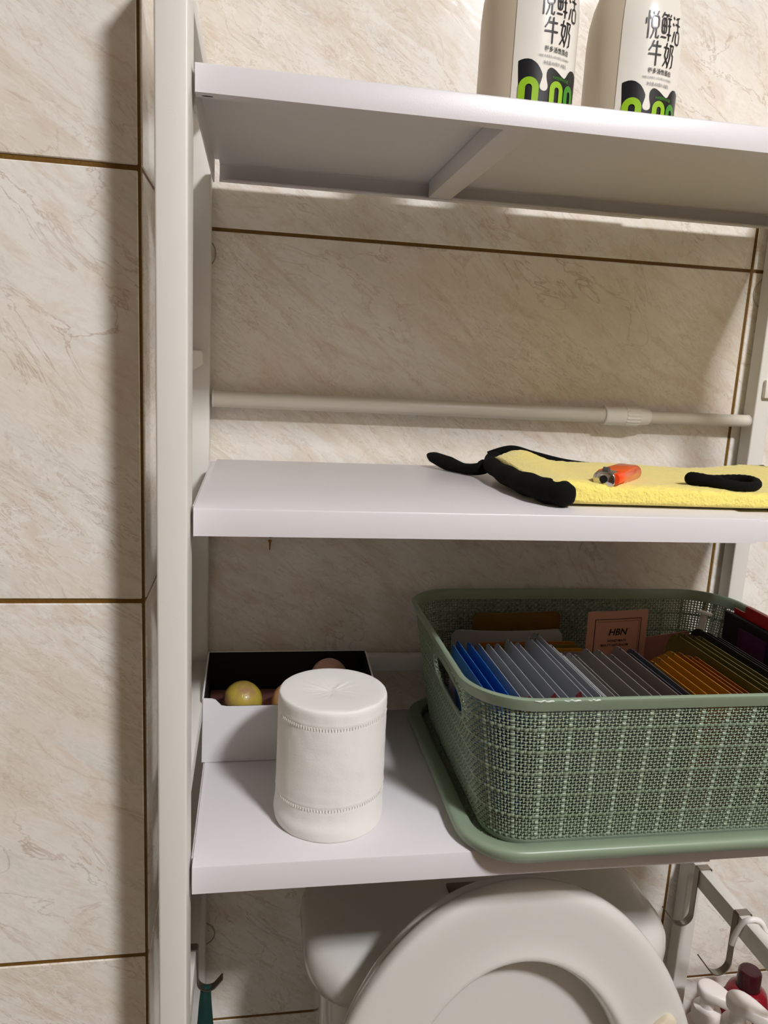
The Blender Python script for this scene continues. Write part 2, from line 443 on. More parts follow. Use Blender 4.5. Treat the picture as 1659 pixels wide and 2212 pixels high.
# ------------------------------------------------------------------ milk bottles
BR = .0345
def bottle():
    cx, cy, zb = .1895, .588, Z1
    t = thing('milk_bottle', (cx, cy, zb))
    ang0, ang1 = -33.0, 150.0          # printed sleeve, degrees from the front
    prof = [(.0300, 0.0), (.0330, .0012), (BR, .004), (BR, .0745), (BR - .0003, .079), (.0336, .087), (.0313, .098), (.0275, .109), (.0225, .119), (.0180, .127), (.0160, .132), (.0158, .140), (.0158, .150)]
    n = 96
    def ringpts(r, z, k): 
        a = math.radians(-180 + 360 * k / n); return (cx + r * math.sin(a), cy - r * math.cos(a), zb + z)
    V, F = loftmesh([[ringpts(r, z, k) for k in range(n)] for r, z in prof]); mk('body', V, F, M['milk'], t, smooth=50)
    # sleeve wraps the printed side
    na = 60
    def sp(r, z, k, d):
        a = math.radians(ang0 + (ang1 - ang0) * k / na); return (cx + (r + d) * math.sin(a), cy - (r + d) * math.cos(a), zb + z)
    pr = prof[2:11]
    out = [[sp(r, z, k, .0004) for k in range(na + 1)] for r, z in pr]
    inn = [[sp(r, z, k, -.001) for k in range(na + 1)] for r, z in pr]
    rings = [inn[0]] + out + [inn[-1]]
    V, F = loftmesh(rings, False, False, False); sl = mk('sleeve', V, F, M['sleeve'], t, smooth=50)
    def rad(z):
        for (r0, z0), (r1, z1) in zip(prof, prof[1:]):
            if z0 <= z <= z1: return r0 + (r1 - r0) * (z - z0) / max(z1 - z0, 1e-9)
        return BR
    W0 = -27.0
    def wrap(a, h, d): 
        q = math.radians(W0 + a); r = rad(h) + d
        return (cx + r * math.sin(q), cy - r * math.cos(q), zb + h)
    def flat(name, V2, F, m, d=.0009, par=sl):
        mk(name, [wrap(a, h, d) for a, h in V2], F, m, par, smooth=True)
    # stroke drawn characters
    def strokes(name, lst, a0, a1, h0, h1, wmm, m):
        V2, F = [], []
        deg = math.degrees(1 / BR)
        for st in lst:
            pts = [(a0 + (a1 - a0) * x, h0 + (h1 - h0) * y) for x, y in st]
            # densify
            q = [pts[0]]
            for p, r_ in zip(pts, pts[1:]):
                L = math.hypot((r_[0] - p[0]) / deg, r_[1] - p[1]); k = max(1, int(L / .0015))
                q += [(p[0] + (r_[0] - p[0]) * i / k, p[1] + (r_[1] - p[1]) * i / k) for i in range(1, k + 1)]
            b = len(V2)
            closed = math.hypot((q[0][0] - q[-1][0]) / deg, q[0][1] - q[-1][1]) < 1e-6
            for i, p in enumerate(q):
                pa = q[i - 1] if i else (q[-2] if closed else q[i]); pb = q[i + 1] if i < len(q) - 1 else (q[1] if closed else q[i])
                tx, ty = (pb[0] - pa[0]) / deg, pb[1] - pa[1]; L = math.hypot(tx, ty) or 1
                nx, ny = -ty / L * wmm / 2000, tx / L * wmm / 2000
                V2 += [(p[0] + nx * deg, p[1] + ny), (p[0] - nx * deg, p[1] - ny)]
            for i in range(len(q) - 1): F.append([b + 2 * i, b + 2 * i + 1, b + 2 * i + 3, b + 2 * i + 2])
        flat(name, V2, F, m)
    def rb(x0, x1, y0, y1, r=.3):
        rx_, ry_ = (x1 - x0) * r, (y1 - y0) * r; P = []
        for cx_, cy_, a in ((x1 - rx_, y1 - ry_, 0), (x0 + rx_, y1 - ry_, 90), (x0 + rx_, y0 + ry_, 180), (x1 - rx_, y0 + ry_, 270)):
            for k in range(5):
                q = math.radians(a + 22.5 * k); P.append((cx_ + rx_ * math.cos(q), cy_ + ry_ * math.sin(q)))
        return P + [P[0]]
    yue = [[(.2, 1), (.2, 0)], [(.02, .74), (.02, .52)], [(.2, .82), (.34, .70)], [(.52, .98), (.58, .88)], [(.92, 1), (.82, .86)], rb(.45, .98, .38, .83), [(.62, .36), (.58, .22), (.42, 0)], [(.80, .38), (.80, .06), (.98, .03), (1, .13)]]
    xian = [[(.25, 1), (.04, .80)], [(.2, .92), (.52, .92), (.46, .80)], rb(.08, .5, .25, .78), [(.29, .78), (.29, .25)], [(.08, .52), (.5, .52)], [(.02, .1), (.55, .1)], [(.64, .97), (.70, .87)], [(.96, .97), (.88, .87)], [(.6, .80), (1, .80)], [(.64, .54), (.96, .54)], [(.58, .22), (1.02, .22)], [(.8, .80), (.8, 0)]]
    huo = [[(.08, .95), (.2, .85)], [(.02, .70), (.15, .61)], [(.05, .02), (.22, .42)], [(.95, 1), (.42, .90)], [(.34, .70), (1, .70)], [(.68, .94), (.68, .45)], rb(.42, .94, .0, .45)]
    niu = [[(.34, 1), (.24, .80), (.03, .60)], [(.24, .80), (.94, .80)], [(0, .46), (1, .46)], [(.6, 1), (.6, 0)]]
    nai = [[(.28, 1), (.14, .46), (.5, .12)], [(.0, .80), (.5, .80), (.42, .42), (.02, .04)], [(.56, .94), (1, .94), (.86, .60), (1.02, .54), (.98, .10), (.82, .04)], [(.70, .94), (.66, .42), (.46, 0)]]
    strokes('character', yue, 20.5, 36.5, .0680, .0862, 0.98, M['ink'])
    strokes('character', xian, 39.5, 54, .0680, .0862, 0.98, M['ink'])
    strokes('character', huo, 57, 72, .0680, .0862, 0.98, M['ink'])
    strokes('character', niu, 26.5, 43, .0505, .0668, 1.12, M['ink'])
    strokes('character', nai, 46, 61.5, .0505, .0668, 1.0, M['ink'])
    deg = math.degrees(1 / BR)
    def line(s, a0, a1, h, hh, m, bold=0.0):
        V2, F = textmesh(s, 1.0, bold=bold)
        xs = [v[0] for v in V2]; ys = [v[1] for v in V2]
        sx = (a1 - a0) / (max(xs) - min(xs)); sy = hh / (max(ys) - min(ys))
        flat('print_line', [(a0 + (x - min(xs)) * sx, h + (y - min(ys)) * sy) for x, y in V2], F, m)
    line('更多活性蛋白', 28, 61, .0453, .0036, M['ink'], .012)
    line('"特醇 乳铁蛋白 α-乳白蛋白 β-乳球蛋白"', 22, 64, .0414, .0019, M['greyink'])
    line('净含量:450毫升 杀菌乳', 28, 60, .0370, .0026, M['greyink'])
    # black wave with the white drip between two humps
    def wave_h(a):
        ks = [(0, .0385), (5, .0396), (11, .0400), (17, .0390), (22, .0368), (26, .0340), (28.2, .0310)]
        return np.interp(a, [k[0] for k in ks], [k[1] for k in ks])
    outline = [(0, .0008), (0, .0385), (3, .0393), (7, .0399), (11, .0400), (15, .0395), (19, .0382), (22, .0368), (25, .0346), (27.3, .0322), (28.4, .0308), (28.4, .0290), (27.4, .0266), (26.4, .0246), (26.0, .0233), (26.6, .0218), (28.4, .0208), (31, .0204), (33.5, .0208), (35.3, .0218), (36.0, .0233), (35.6, .0250), (34.2, .0275), (33.4, .0300), (33.4, .0322), (34.4, .0340), (36.4, .0353), (39, .0358), (42, .0355), (46, .0345), (50, .0332), (54, .0319), (58, .0312), (60, .0315), (62, .0328), (66, .036), (70, .038), (78, .039), (86, .038), (92, .038), (92, .0008)]
    bm = bmesh.new()
    vs_ = [bm.verts.new((a / deg, h, 0)) for a, h in outline]
    f = bm.faces.new(vs_); bmesh.ops.triangulate(bm, faces=[f])
    for it in range(12):
        es = [e for e in bm.edges if abs(e.verts[0].co.x - e.verts[1].co.x) > .0024]
        if not es: break
        bmesh.ops.subdivide_edges(bm, edges=es, cuts=1); bmesh.ops.triangulate(bm, faces=bm.faces[:])
    bm.verts.index_update()
    V2 = [(v.co.x * deg, v.co.y) for v in bm.verts]; F = [[v.index for v in q.verts] for q in bm.faces]; bm.free()
    flat('wave_print', V2, F, M['ink'], .0006)
    def digit0(a0, a1, h0, h1, aw, m, half=False):
        P = []; Q = []
        n = 40; hw = (a1 - a0) / 2; ca = (a0 + a1) / 2; hr = hw / deg
        for k in range(n):
            q = 2 * math.pi * k / n; sx, sy = math.cos(q), math.sin(q)
            cyy = (h1 - hr) if sy >= 0 else (h0 + hr)
            P.append((ca + hw * sx, cyy + hr * sy)); g = 1 - aw / hw
            Q.append((ca + hw * g * sx, cyy + hr * g * sy))
        F = [[k, (k + 1) % n, n + (k + 1) % n, n + k] for k in range(n)]
        flat('digit_print', P + Q, F, m, .0012)
    digit0(2.2, 25, .002, .0285, 7.6, M['lime'])
    digit0(38, 57, .002, .0278, 6.4, M['lime'])
    digit0(59, 78, .010, .0278, 6.4, M['leaf'])
    flat('digit_print', [(28.5, .002), (33, .002), (33, .0060), (28.5, .0060)], [[0, 1, 2, 3]], M['lime'], .0012)
    line('INF超瞬时杀菌', 41.5, 66, .0288, .0022, M['leaf'])
    # ring collar and cap
    V, F = lathemesh(cx, cy, [(.0158, zb + .140), (.0175, zb + .1405), (.0175, zb + .156), (.0165, zb + .158), (.001, zb + .158)]); mk('cap', V, F, M['sleeve'], t, smooth=40)
    return t
b1 = bottle()
tag(b1, 'white milk bottle with black lettering, left one on top shelf', 'bottle', 'milk bottles on the top shelf')
b2 = copy_tree(b1)
b2.location = (.2770, .603, Z1 + E); b2.rotation_euler = (0, 0, math.radians(-6))
tag(b2, 'white milk bottle with black lettering, right one on top shelf', 'bottle', 'milk bottles on the top shelf')

# ------------------------------------------------------------------ yellow towel with black binding
towel = thing('towel', (.35, .62, Z2), 'folded yellow fleece towel with black binding on middle shelf', 'towel')
def towel_body():
    nx, nt = 150, 90
    rings = []
    for i in range(nx + 1):
        u = i / nx
        x = .2175 + (.505 - .2175) * u
        yf = .5385 + .004 * math.sin(x * 30) * .3 + (.010 * max(0, 1 - u / .05) ** 2)
        yr = .686 + .008 * math.sin(x * 14 + 1.0)
        th = .0172 + .0060 * math.exp(-((x - .235) / .022) ** 2) + .002 * math.sin(x * 26) + .003 * math.exp(-((x - .47) / .03) ** 2)
        if u > .97: th *= .75
        ring = []
        for k in range(nt):
            q = 2 * math.pi * k / nt; c, s = math.cos(q), math.sin(q)
            yy = (yf + yr) / 2 - (yr - yf) / 2 * math.copysign(abs(c) ** .28, c)
            fr = max(0, (yy - yf) / (yr - yf))
            t_ = th * (1.0 if fr < .5 else 1.0) 
            zz = Z2 + .0004 + t_ * (.5 + .5 * math.copysign(abs(s) ** .45, s))
            # rear left bump
            if s > 0: zz += .006 * math.exp(-((x - .240) / .022) ** 2 - ((yy - .675) / .035) ** 2) - .0035 * math.exp(-((yy - .585) / .035) ** 2)
            p = Vector((x, yy, zz))
            nz = noise.noise(p * 170) * .0007 + noise.noise(p * 420) * .0005
            if s > -.3: p += Vector((0, -c * nz, nz)) if True else p
            ring.append(tuple(p))
        rings.append(ring)
    return loftmesh(rings)
V, F = towel_body(); mk('fleece', V, F, M['yellow'], towel, smooth=True)
# binding along the left side
pth = smoothpath([(.2260, .702, Z2 + .0165), (.2180, .684, Z2 + .0130), (.2150, .650, Z2 + .0110), (.2160, .610, Z2 + .0100), (.2190, .578, Z2 + .0098), (.2240, .553, Z2 + .0098), (.2310, .5415, Z2 + .0100), (.2385, .5375, Z2 + .0100)], 10)
m_ = len(pth)
rad = [(.0070 + .0040 * min(1, i / (m_ * .6)) + .0006 * math.sin(i * .55)) * (1.08 if i < m_ - 12 else max(.12, 1.08 * math.sqrt(max(0, 1 - ((i - m_ + 12) / 11.0) ** 2)))) for i in range(m_)]
V, F = tubemesh(pth, rad, 20, flat=(1.0, .80)); 
V = [(x, y, max(z, Z2 + .0003)) for x, y, z in V]
mk('side_binding', V, F, M['black'], towel, smooth=True)
pth = smoothpath([(.2200, .704, Z2 + .018), (.240, .698, Z2 + .0250), (.262, .6935, Z2 + .0205), (.30, .692, Z2 + .0135), (.36, .685, Z2 + .0105), (.42, .681, Z2 + .0105), (.47, .684, Z2 + .0140), (.500, .690, Z2 + .015)], 8)
V, F = tubemesh(pth, .0034, 12, flat=(1, 1.2)); mk('rear_binding', V, F, M['black'], towel, smooth=True)
pth = smoothpath([(.2140, .690, Z2 + .010), (.2075, .688, Z2 + .0072), (.200, .698, Z2 + .0052), (.193, .712, Z2 + .0052), (.184, .727, Z2 + .0075), (.177, .741, Z2 + .0098), (.1725, .751, Z2 + .0115)], 8)
m_ = len(pth)
rad = [np.interp(i / (m_ - 1), [0, .3, .45, .62, .85, 1], [.009, .0075, .0070, .0095, .0075, .0022]) for i in range(m_)]
V, F = tubemesh(pth, rad, 16, flat=(1.0, .72)); V = [(x, y, max(z, Z2 + .0003)) for x, y, z in V]; mk('hanging_loop', V, F, M['black'], towel, smooth=True)

# lighter
M['orange'] = mat('orange_translucent_plastic', (250, 104, 34), 0.15, trans=0.35)
M['redplast'] = mat('orange_red_plastic', (240, 72, 14), 0.3)
M['chrome'] = mat('chrome', (205, 200, 196), 0.15, metal=1.0)
def lighter():
    t = thing('lighter', (.293, .588, Z2 + .0185), 'orange translucent cigarette lighter lying on yellow towel', 'lighter')
    # local: long axis l (0..0.072), width w, height h
    d = Vector((.66, .75, 0)).normalized(); s = Vector((d.y, -d.x, 0)); o = Vector((.2630, .5455, Z2 + .0145))
    def T(l, a, h): return tuple(o + d * l + s * a + Vector((0, 0, h)))
    def part(name, l0, l1, wd, h0, h1, m, par, r=.003):
        rings = []
        pr = rrect2(-wd / 2, wd / 2, h0, h1, min(r, (h1 - h0) / 2.1), 5)
        for l, k in ((l0, .9), (l0 + .0008, 1), (l1 - .003, 1), (l1 - .0008, .95), (l1, .85)):
            cx_, cz_ = 0, (h0 + h1) / 2
            rings.append([T(l, a * k, cz_ + (h - cz_) * k) for a, h in pr])
        V, F = loftmesh(rings); return mk(name, V, F, m, par, smooth=50)
    bd = part('body', .016, .070, .0235, .0006, .0128, M['orange'], t, .006)
    part('inner_wall', .020, .066, .0016, .002, .0115, M['redplast'], bd)
    hd = part('metal_hood', 0.0, .0175, .0170, .0008, .0128, M['chrome'], t, .005)
    V, F = tubemesh([T(.0045, -.0022, .0128), T(.0045, .0022, .0128)], .0032, 16); mk('spark_wheel', V, F, M['slot'], hd)
    part('trigger', .0015, .020, .0095, .0035, .0118, M['redplast'], t, .003).location = Vector(s * .0070)
    part('flame_port', -.0004, .002, .006, .004, .010, M['ink'], hd)
lighter()

# hair tie
def hair_tie():
    cx, cy, z = .3810, .5640, Z2 + .0195
    pts = []
    n = 80
    for k in range(n):
        q = 2 * math.pi * k / n
        c, s = math.cos(q), math.sin(q)
        x = .0205 * c; y = .0180 * s
        if c < 0: x *= 1.65; y *= (1 - (-c) ** 2.2 * .62)
        zz = z + .0012 * math.sin(2 * q + 1) + (.0008 if c < -.5 else 0)
        pts.append((cx + x, cy + y + .02 * (x) * .3, zz))
    rad = [.0040 + .0016 * max(0, -math.cos(2 * math.pi * k / n)) + .0002 * math.sin(k * 2.3) for k in range(n)]
    V, F = tubemesh(pts, rad, 14, closed=True, flat=(1, .95))
    o = mk('hair_tie', V, F, M['black'], None, smooth=True)
    tag(o, 'black looped fabric hair tie lying on yellow towel', 'hair tie')
hair_tie()

# ------------------------------------------------------------------ toilet roll
def roll():
    cx, cy, r, h = .0660, .572, .0435, .1075
    t = thing('toilet_roll', (cx, cy, Z3), 'white coreless toilet paper roll standing on bottom shelf', 'toilet paper')
    n = 160; rings = []
    zs = [0.0, .0006, .002, .004] + [.004 + (h - .008) * i / 90 for i in range(1, 90)] + [h - .004, h - .0018, h - .0005, h]
    for z in zs:
        ring = []
        for k in range(n):
            a = 2 * math.pi * k / n
            f = z / h
            rr = r * (1.012 - .022 * f)
            e = min(z, h - z)
            if e < .004: rr -= .0013 * (1 - math.sqrt(max(0, 1 - (1 - e / .004) ** 2)))
            p = Vector((math.cos(a) * 1.6, math.sin(a) * 1.6, 0))
            # wrinkles: slanted soft folds, stronger on the right
            side = .5 + .5 * math.cos(a + .5)
            fold = noise.noise(Vector((p.x * 1.2, p.y * 1.2, z * 130 + 2.2 * math.sin(a + .6))))
            rr += fold * .00030 * (.1 + side) * math.sin(math.pi * min(1, max(0, f))) ** .5
            rr += noise.noise(Vector((p.x * 4, p.y * 4, z * 90))) * .00025
            for zc in (.0955 + .0015 * math.sin(a + 1.2), .0285 + .0018 * math.sin(a + 1.8)):
                d = (z - zc) / .0013
                rr += .00022 * math.exp(-(d - 1.2) ** 2) - .0003 * math.exp(-(d + .6) ** 2)
            # bottom bulge of the loose tail
            rr += .0016 * math.exp(-((z - .009) / .006) ** 2) * max(0, math.cos(a + 2.3))
            ring.append((cx + rr * math.cos(a), cy + rr * math.sin(a), Z3 + z))
        rings.append(ring)
    zt = Z3 + h
    for rr_, dz in [(r * .94, .0003), (r * .85, .0003), (r * .7, .0003), (r * .55, .0001), (r * .42, -.0002), (r * .3, -.0006), (r * .2, -.0010), (r * .12, -.0014), (r * .05, -.0016)]:
        ring = []
        for k in range(n):
            a = 2 * math.pi * k / n; p = Vector((math.cos(a) * rr_, math.sin(a) * rr_, 0))
            c_ = max(0, 1 - rr_ / (r * .6))
            ring.append((cx + p.x, cy + p.y, zt + dz + noise.noise(Vector((p.x * 260, p.y * 420, 3.1))) * .0016 * c_ + noise.noise(p * 60) * .0004))
        rings.append(ring)
    V, F = loftmesh(rings); b = mk('paper', V, F, M['paper'], t, smooth=60)
    # perforation stitches
    V, F = [], []
    for zc0, ph, amp in ((.0945, 1.2, .0015), (.0275, 1.8, .0018)):
        for k in range(120):
            a = 2 * math.pi * k / 120
            if not (-165 < math.degrees(a) - 360 * (a > math.pi) < -15): continue
            zc = Z3 + zc0 + amp * math.sin(a + ph)
            rr = r * (1.012 - .022 * (zc - Z3) / h) + .00005
            da = .0062
            v = []
            for dz in (-.0011, .0011):
                for s in (-1, 1):
                    v.append((cx + rr * math.cos(a + s * da), cy + rr * math.sin(a + s * da), zc + dz))
            v2 = [(cx + (x - cx) * 1.012, cy + (y - cy) * 1.012, z) for x, y, z in v]
            i = len(V); V += v + v2
            for q in ((0, 1, 3, 2), (4, 5, 7, 6), (0, 1, 5, 4), (1, 3, 7, 5), (3, 2, 6, 7), (2, 0, 4, 6)): F.append([i + j for j in q])
    o = mk('perforation', V, F, M['paper'], t); o['kind'] = 'stuff'
roll()

# ------------------------------------------------------------------ gift box with bath balls
def giftbox():
    X0, X1, Y0, Y1 = -.0415, .1185, .6575, .7480
    t = thing('gift_box', ((X0 + X1) / 2, (Y0 + Y1) / 2, Z3), 'open white card box with black lining behind the toilet roll', 'box')
    z0 = Z3 + .0004; th = .0015
    # front panel with cut-out
    poly = [(X0, z0), (X1, z0), (X1, z0 + .0615), (X1 - .010, z0 + .0605), (X1 - .017, z0 + .0545), (X1 - .022, z0 + .0535), (X0 + .022, z0 + .0535), (X0 + .017, z0 + .0545), (X0 + .012, z0 + .0600), (X0 + .009, z0 + .0612), (X0 + .001, z0 + .0618)]
    V, F = prismmesh(poly, 'y', Y0, Y0 + th); mk('front_panel', V, F, M['card'], t)
    V, F = prismmesh([(x if abs(x - X0) > .002 else X0 + th, max(z, z0 + th)) for x, z in poly], 'y', Y0 + th, Y0 + th + .0008); mk('front_lining', V, F, M['blackcard'], t)
    box('bottom_panel', X0, X1, Y0 + th, Y1, z0, z0 + th, M['card'], t, 0)
    hb = .0690
    for x0, x1, l0, l1 in ((X0, X0 + th, X0 + th, X0 + th + .0008), (X1 - th, X1, X1 - th - .0008, X1 - th)):
        side = [(Y0 + th, z0), (Y1, z0), (Y1, z0 + hb), (Y1 - .006, z0 + hb + .001), (Y0 + .03, z0 + .064), (Y0 + th, z0 + .0605)]
        V, F = prismmesh(side, 'x', x0, x1); mk('side_panel', V, F, M['card'], t)
        V, F = prismmesh([(y, z - .0005 if z > z0 + .02 else z + .002) for y, z in side], 'x', l0, l1); mk('side_lining', V, F, M['blackcard'], t)
    box('back_panel', X0, X1, Y1, Y1 + th, z0, z0 + hb + .001, M['card'], t, 0)
    box('back_lining', X0 + th, X1 - th, Y1 - .0008, Y1, z0 + th, z0 + hb + .0006, M['blackcard'], t, 0)
    box('floor_lining', X0 + th, X1 - th, Y0 + th, Y1 - .001, z0 + th, z0 + th + .0008, M['blackcard'], t, 0)
    box('insert', X0 + .0028, X1 - .0028, Y0 + .0035, Y1 - .002, z0 + .003, z0 + .031, mat('pink_foam', (150, 96, 88), .8, bump=(300, .4)), t, .002)
    def ballmat(name, c1, c2):
        m = mat(name, c1, .35, bump=(500, .35))
        nt = m.node_tree; b = nt.nodes['Principled BSDF']
        geo = nt.nodes.new('ShaderNodeNewGeometry'); sx = nt.nodes.new('ShaderNodeTexNoise'); sx.inputs['Scale'].default_value = 38; sx.inputs['Detail'].default_value = 3
        nt.links.new(geo.outputs['Position'], sx.inputs['Vector'])
        r = nt.nodes.new('ShaderNodeValToRGB'); r.color_ramp.elements[0].position = .34; r.color_ramp.elements[0].color = lin(c1); r.color_ramp.elements[1].position = .50; r.color_ramp.elements[1].color = lin(c2)
        nt.links.new(sx.outputs['Fac'], r.inputs[0]); nt.links.new(r.outputs[0], b.inputs['Base Color'])
        b.inputs['Coat Weight'].default_value = .4
        return m
    def ball(x, y, z, r, m, label):
        n = 40; rings = []
        for i in range(1, 24):
            q = math.pi * i / 24; ring = []
            for k in range(n):
                a = 2 * math.pi * k / n; d = Vector((math.sin(q) * math.cos(a), math.sin(q) * math.sin(a), -math.cos(q)))
                ring.append(tuple(Vector((x, y, z)) + d * (r + noise.noise(d * 5) * .0003)))
            rings.append(ring)
        V, F = loftmesh(rings); o = mk('bath_ball', V, F, m, None, smooth=True)
        tag(o, label, 'bath ball', 'bath balls in the white box')
    zi = z0 + .031
    ball(-.0060, .6840, zi + .0160, .0182, ballmat('gold_pink_glaze', (150, 112, 84), (172, 152, 56)), 'glittery yellow bath ball at left of open white box')
    ball(.0390, .6840, zi + .0140, .0182, ballmat('peach_glaze', (178, 128, 104), (186, 140, 96)), 'peach bath ball half hidden behind the toilet roll')
    ball(.0780, .7180, zi + .0235, .0182, ballmat('pink_glaze', (206, 158, 138), (196, 150, 132)), 'pale pink bath ball peeking above the toilet roll')
giftbox()

# ------------------------------------------------------------------ green basket on its lid
def rr3(x0, x1, y0, y1, r, n=10):
    """rounded rect points, counter-clockwise from front-left end of the front side"""
    return rrect2(x0, x1, y0, y1, r, n)
def sweep_rr(levels, n=10, cap0=False, cap1=False):
    """levels: (x0,x1,y0,y1,r,z)"""
    return loftmesh([[(x, y, z) for x, y in rr3(x0, x1, y0, y1, r, n)] for x0, x1, y0, y1, r, z in levels], True, cap0, cap1)

LID = (.1610, .5120, .4870, .7640)
lid = thing('basket_lid', (.336, .626, Z3), 'sage green plastic lid used as a tray under the woven basket', 'lid')
def lv(inset, z, r=.048):
    x0, x1, y0, y1 = LID
    return (x0 + inset, x1 - inset, y0 + inset, y1 - inset, max(.006, r - inset), z)
zl = Z3 + .0005
V, F = sweep_rr([lv(.0045, zl), lv(.002, zl + .0022), lv(.0005, zl + .0055), lv(0, zl + .0085), lv(.0006, zl + .0105), lv(.0020, zl + .0117), lv(.0045, zl + .0120), lv(.0125, zl + .0112), lv(.0140, zl + .0104), lv(.0146, zl + .0085), lv(.0150, zl + .0035), lv(.0150, zl + .0004)], 10)
mk('rim', V, F, M['green'], lid, smooth=60)
# textured recessed panel: a grid of raised cells
def lidpanel():
    V, F = sweep_rr([lv(.0140, zl + .0006), lv(.0140, zl + .0030)], 10, True, True)
    return V, F
V, F = lidpanel(); pn = mk('panel', V, F, M['green'], lid)
V, F = [], []
x0, x1, y0, y1, r_, z_ = lv(.018, 0)
p = .0031
ny = int((y1 - y0) / p)
for j in range(ny):
    for i in range(9):
        for side in (0,):
            cx_ = x0 + p * (i + .5); cy_ = y0 + p * (j + .5)
            if math.hypot(max(0, x0 + .03 - cx_), max(0, y0 + .03 - cy_)) > .03 or math.hypot(max(0, x0 + .03 - cx_), max(0, cy_ - y1 + .03)) > .03: continue
            a, b = (p * .46, p * .25) if (i + j) % 2 else (p * .25, p * .46)
            k = len(V); V += [(cx_ - a, cy_ - b, zl + .0029), (cx_ + a, cy_ - b, zl + .0029), (cx_ + a, cy_ + b, zl + .0029), (cx_ - a, cy_ + b, zl + .0029), (cx_ - a * .6, cy_ - b * .6, zl + .0037), (cx_ + a * .6, cy_ - b * .6, zl + .0037), (cx_ + a * .6, cy_ + b * .6, zl + .0037), (cx_ - a * .6, cy_ + b * .6, zl + .0037)]
            for q in ((4, 5, 6, 7), (0, 1, 5, 4), (1, 2, 6, 5), (2, 3, 7, 6), (3, 0, 4, 7)): F.append([k + t for t in q])
mk('woven_texture', V, F, M['green'], lid)['kind'] = 'stuff'

bas = thing('woven_basket', (.336, .626, Z3 + .0045), 'sage green woven plastic storage basket with open handle on bottom shelf', 'basket')
BB = (.1840, .4900, .5065, .7440, .034); BT = (.1605, .5115, .4915, .7580, .048)
zb0, zb1 = Z3 + .0045, -.2320
def bl(f, z, off=0.0):
    a = [BB[i] + (BT[i] - BB[i]) * f for i in range(5)]
    return (a[0] - off, a[1] + off, a[2] - off, a[3] + off, a[4] + off, z)
def zf(f): return zb0 + (zb1 - zb0) * f
f1 = .93
V, F = sweep_rr([bl(f1 - .005, zf(f1) - .0012, -.0012), bl(f1, zf(f1) - .0012, .0018), bl(f1, zf(f1), .0024), bl(.97, zf(.97), .0030), bl(.985, zf(.985), .0036), bl(1, zb1 - .0008, .0034), bl(1, zb1, .0022), bl(1, zb1, .0002), bl(1, zb1 - .0008, -.0012), bl(.97, zf(.97), -.0018), bl(f1 - .005, zf(f1) - .0012, -.0018)], 12)
mk('rim', V, F, M['green'], bas, smooth=45)
V, F = sweep_rr([bl(0, zb0, -.003), bl(0, zb0 + .0006, 0), bl(.035, zf(.035), .0010), bl(.045, zf(.045), .0008), bl(.045, zf(.045), -.0020), bl(.02, zf(.02), -.0022)], 12, True, True)
mk('base', V, F, M['green'], bas, smooth=45)
M['scuff'] = mat('scuffed_white_edge', (214, 226, 214), .5)
for sx0, sx1 in ((.2010, .2200), (.2225, .2400), (.2410, .2540)):
    pts_ = []
    for i in range(13):
        x = sx0 + (sx1 - sx0) * i / 12; pts_.append((x, BT[2] - .0030 - .0003 * math.sin(i), zb1 - .0012 + .0003 * math.sin(i * 1.7)))
    V, F = tubemesh(pts_, [.0001 + .0006 * math.sin(math.pi * (i + .5) / 13) for i in range(13)], 8); mk('scuff', V, F, M['scuff'], bas, smooth=True)

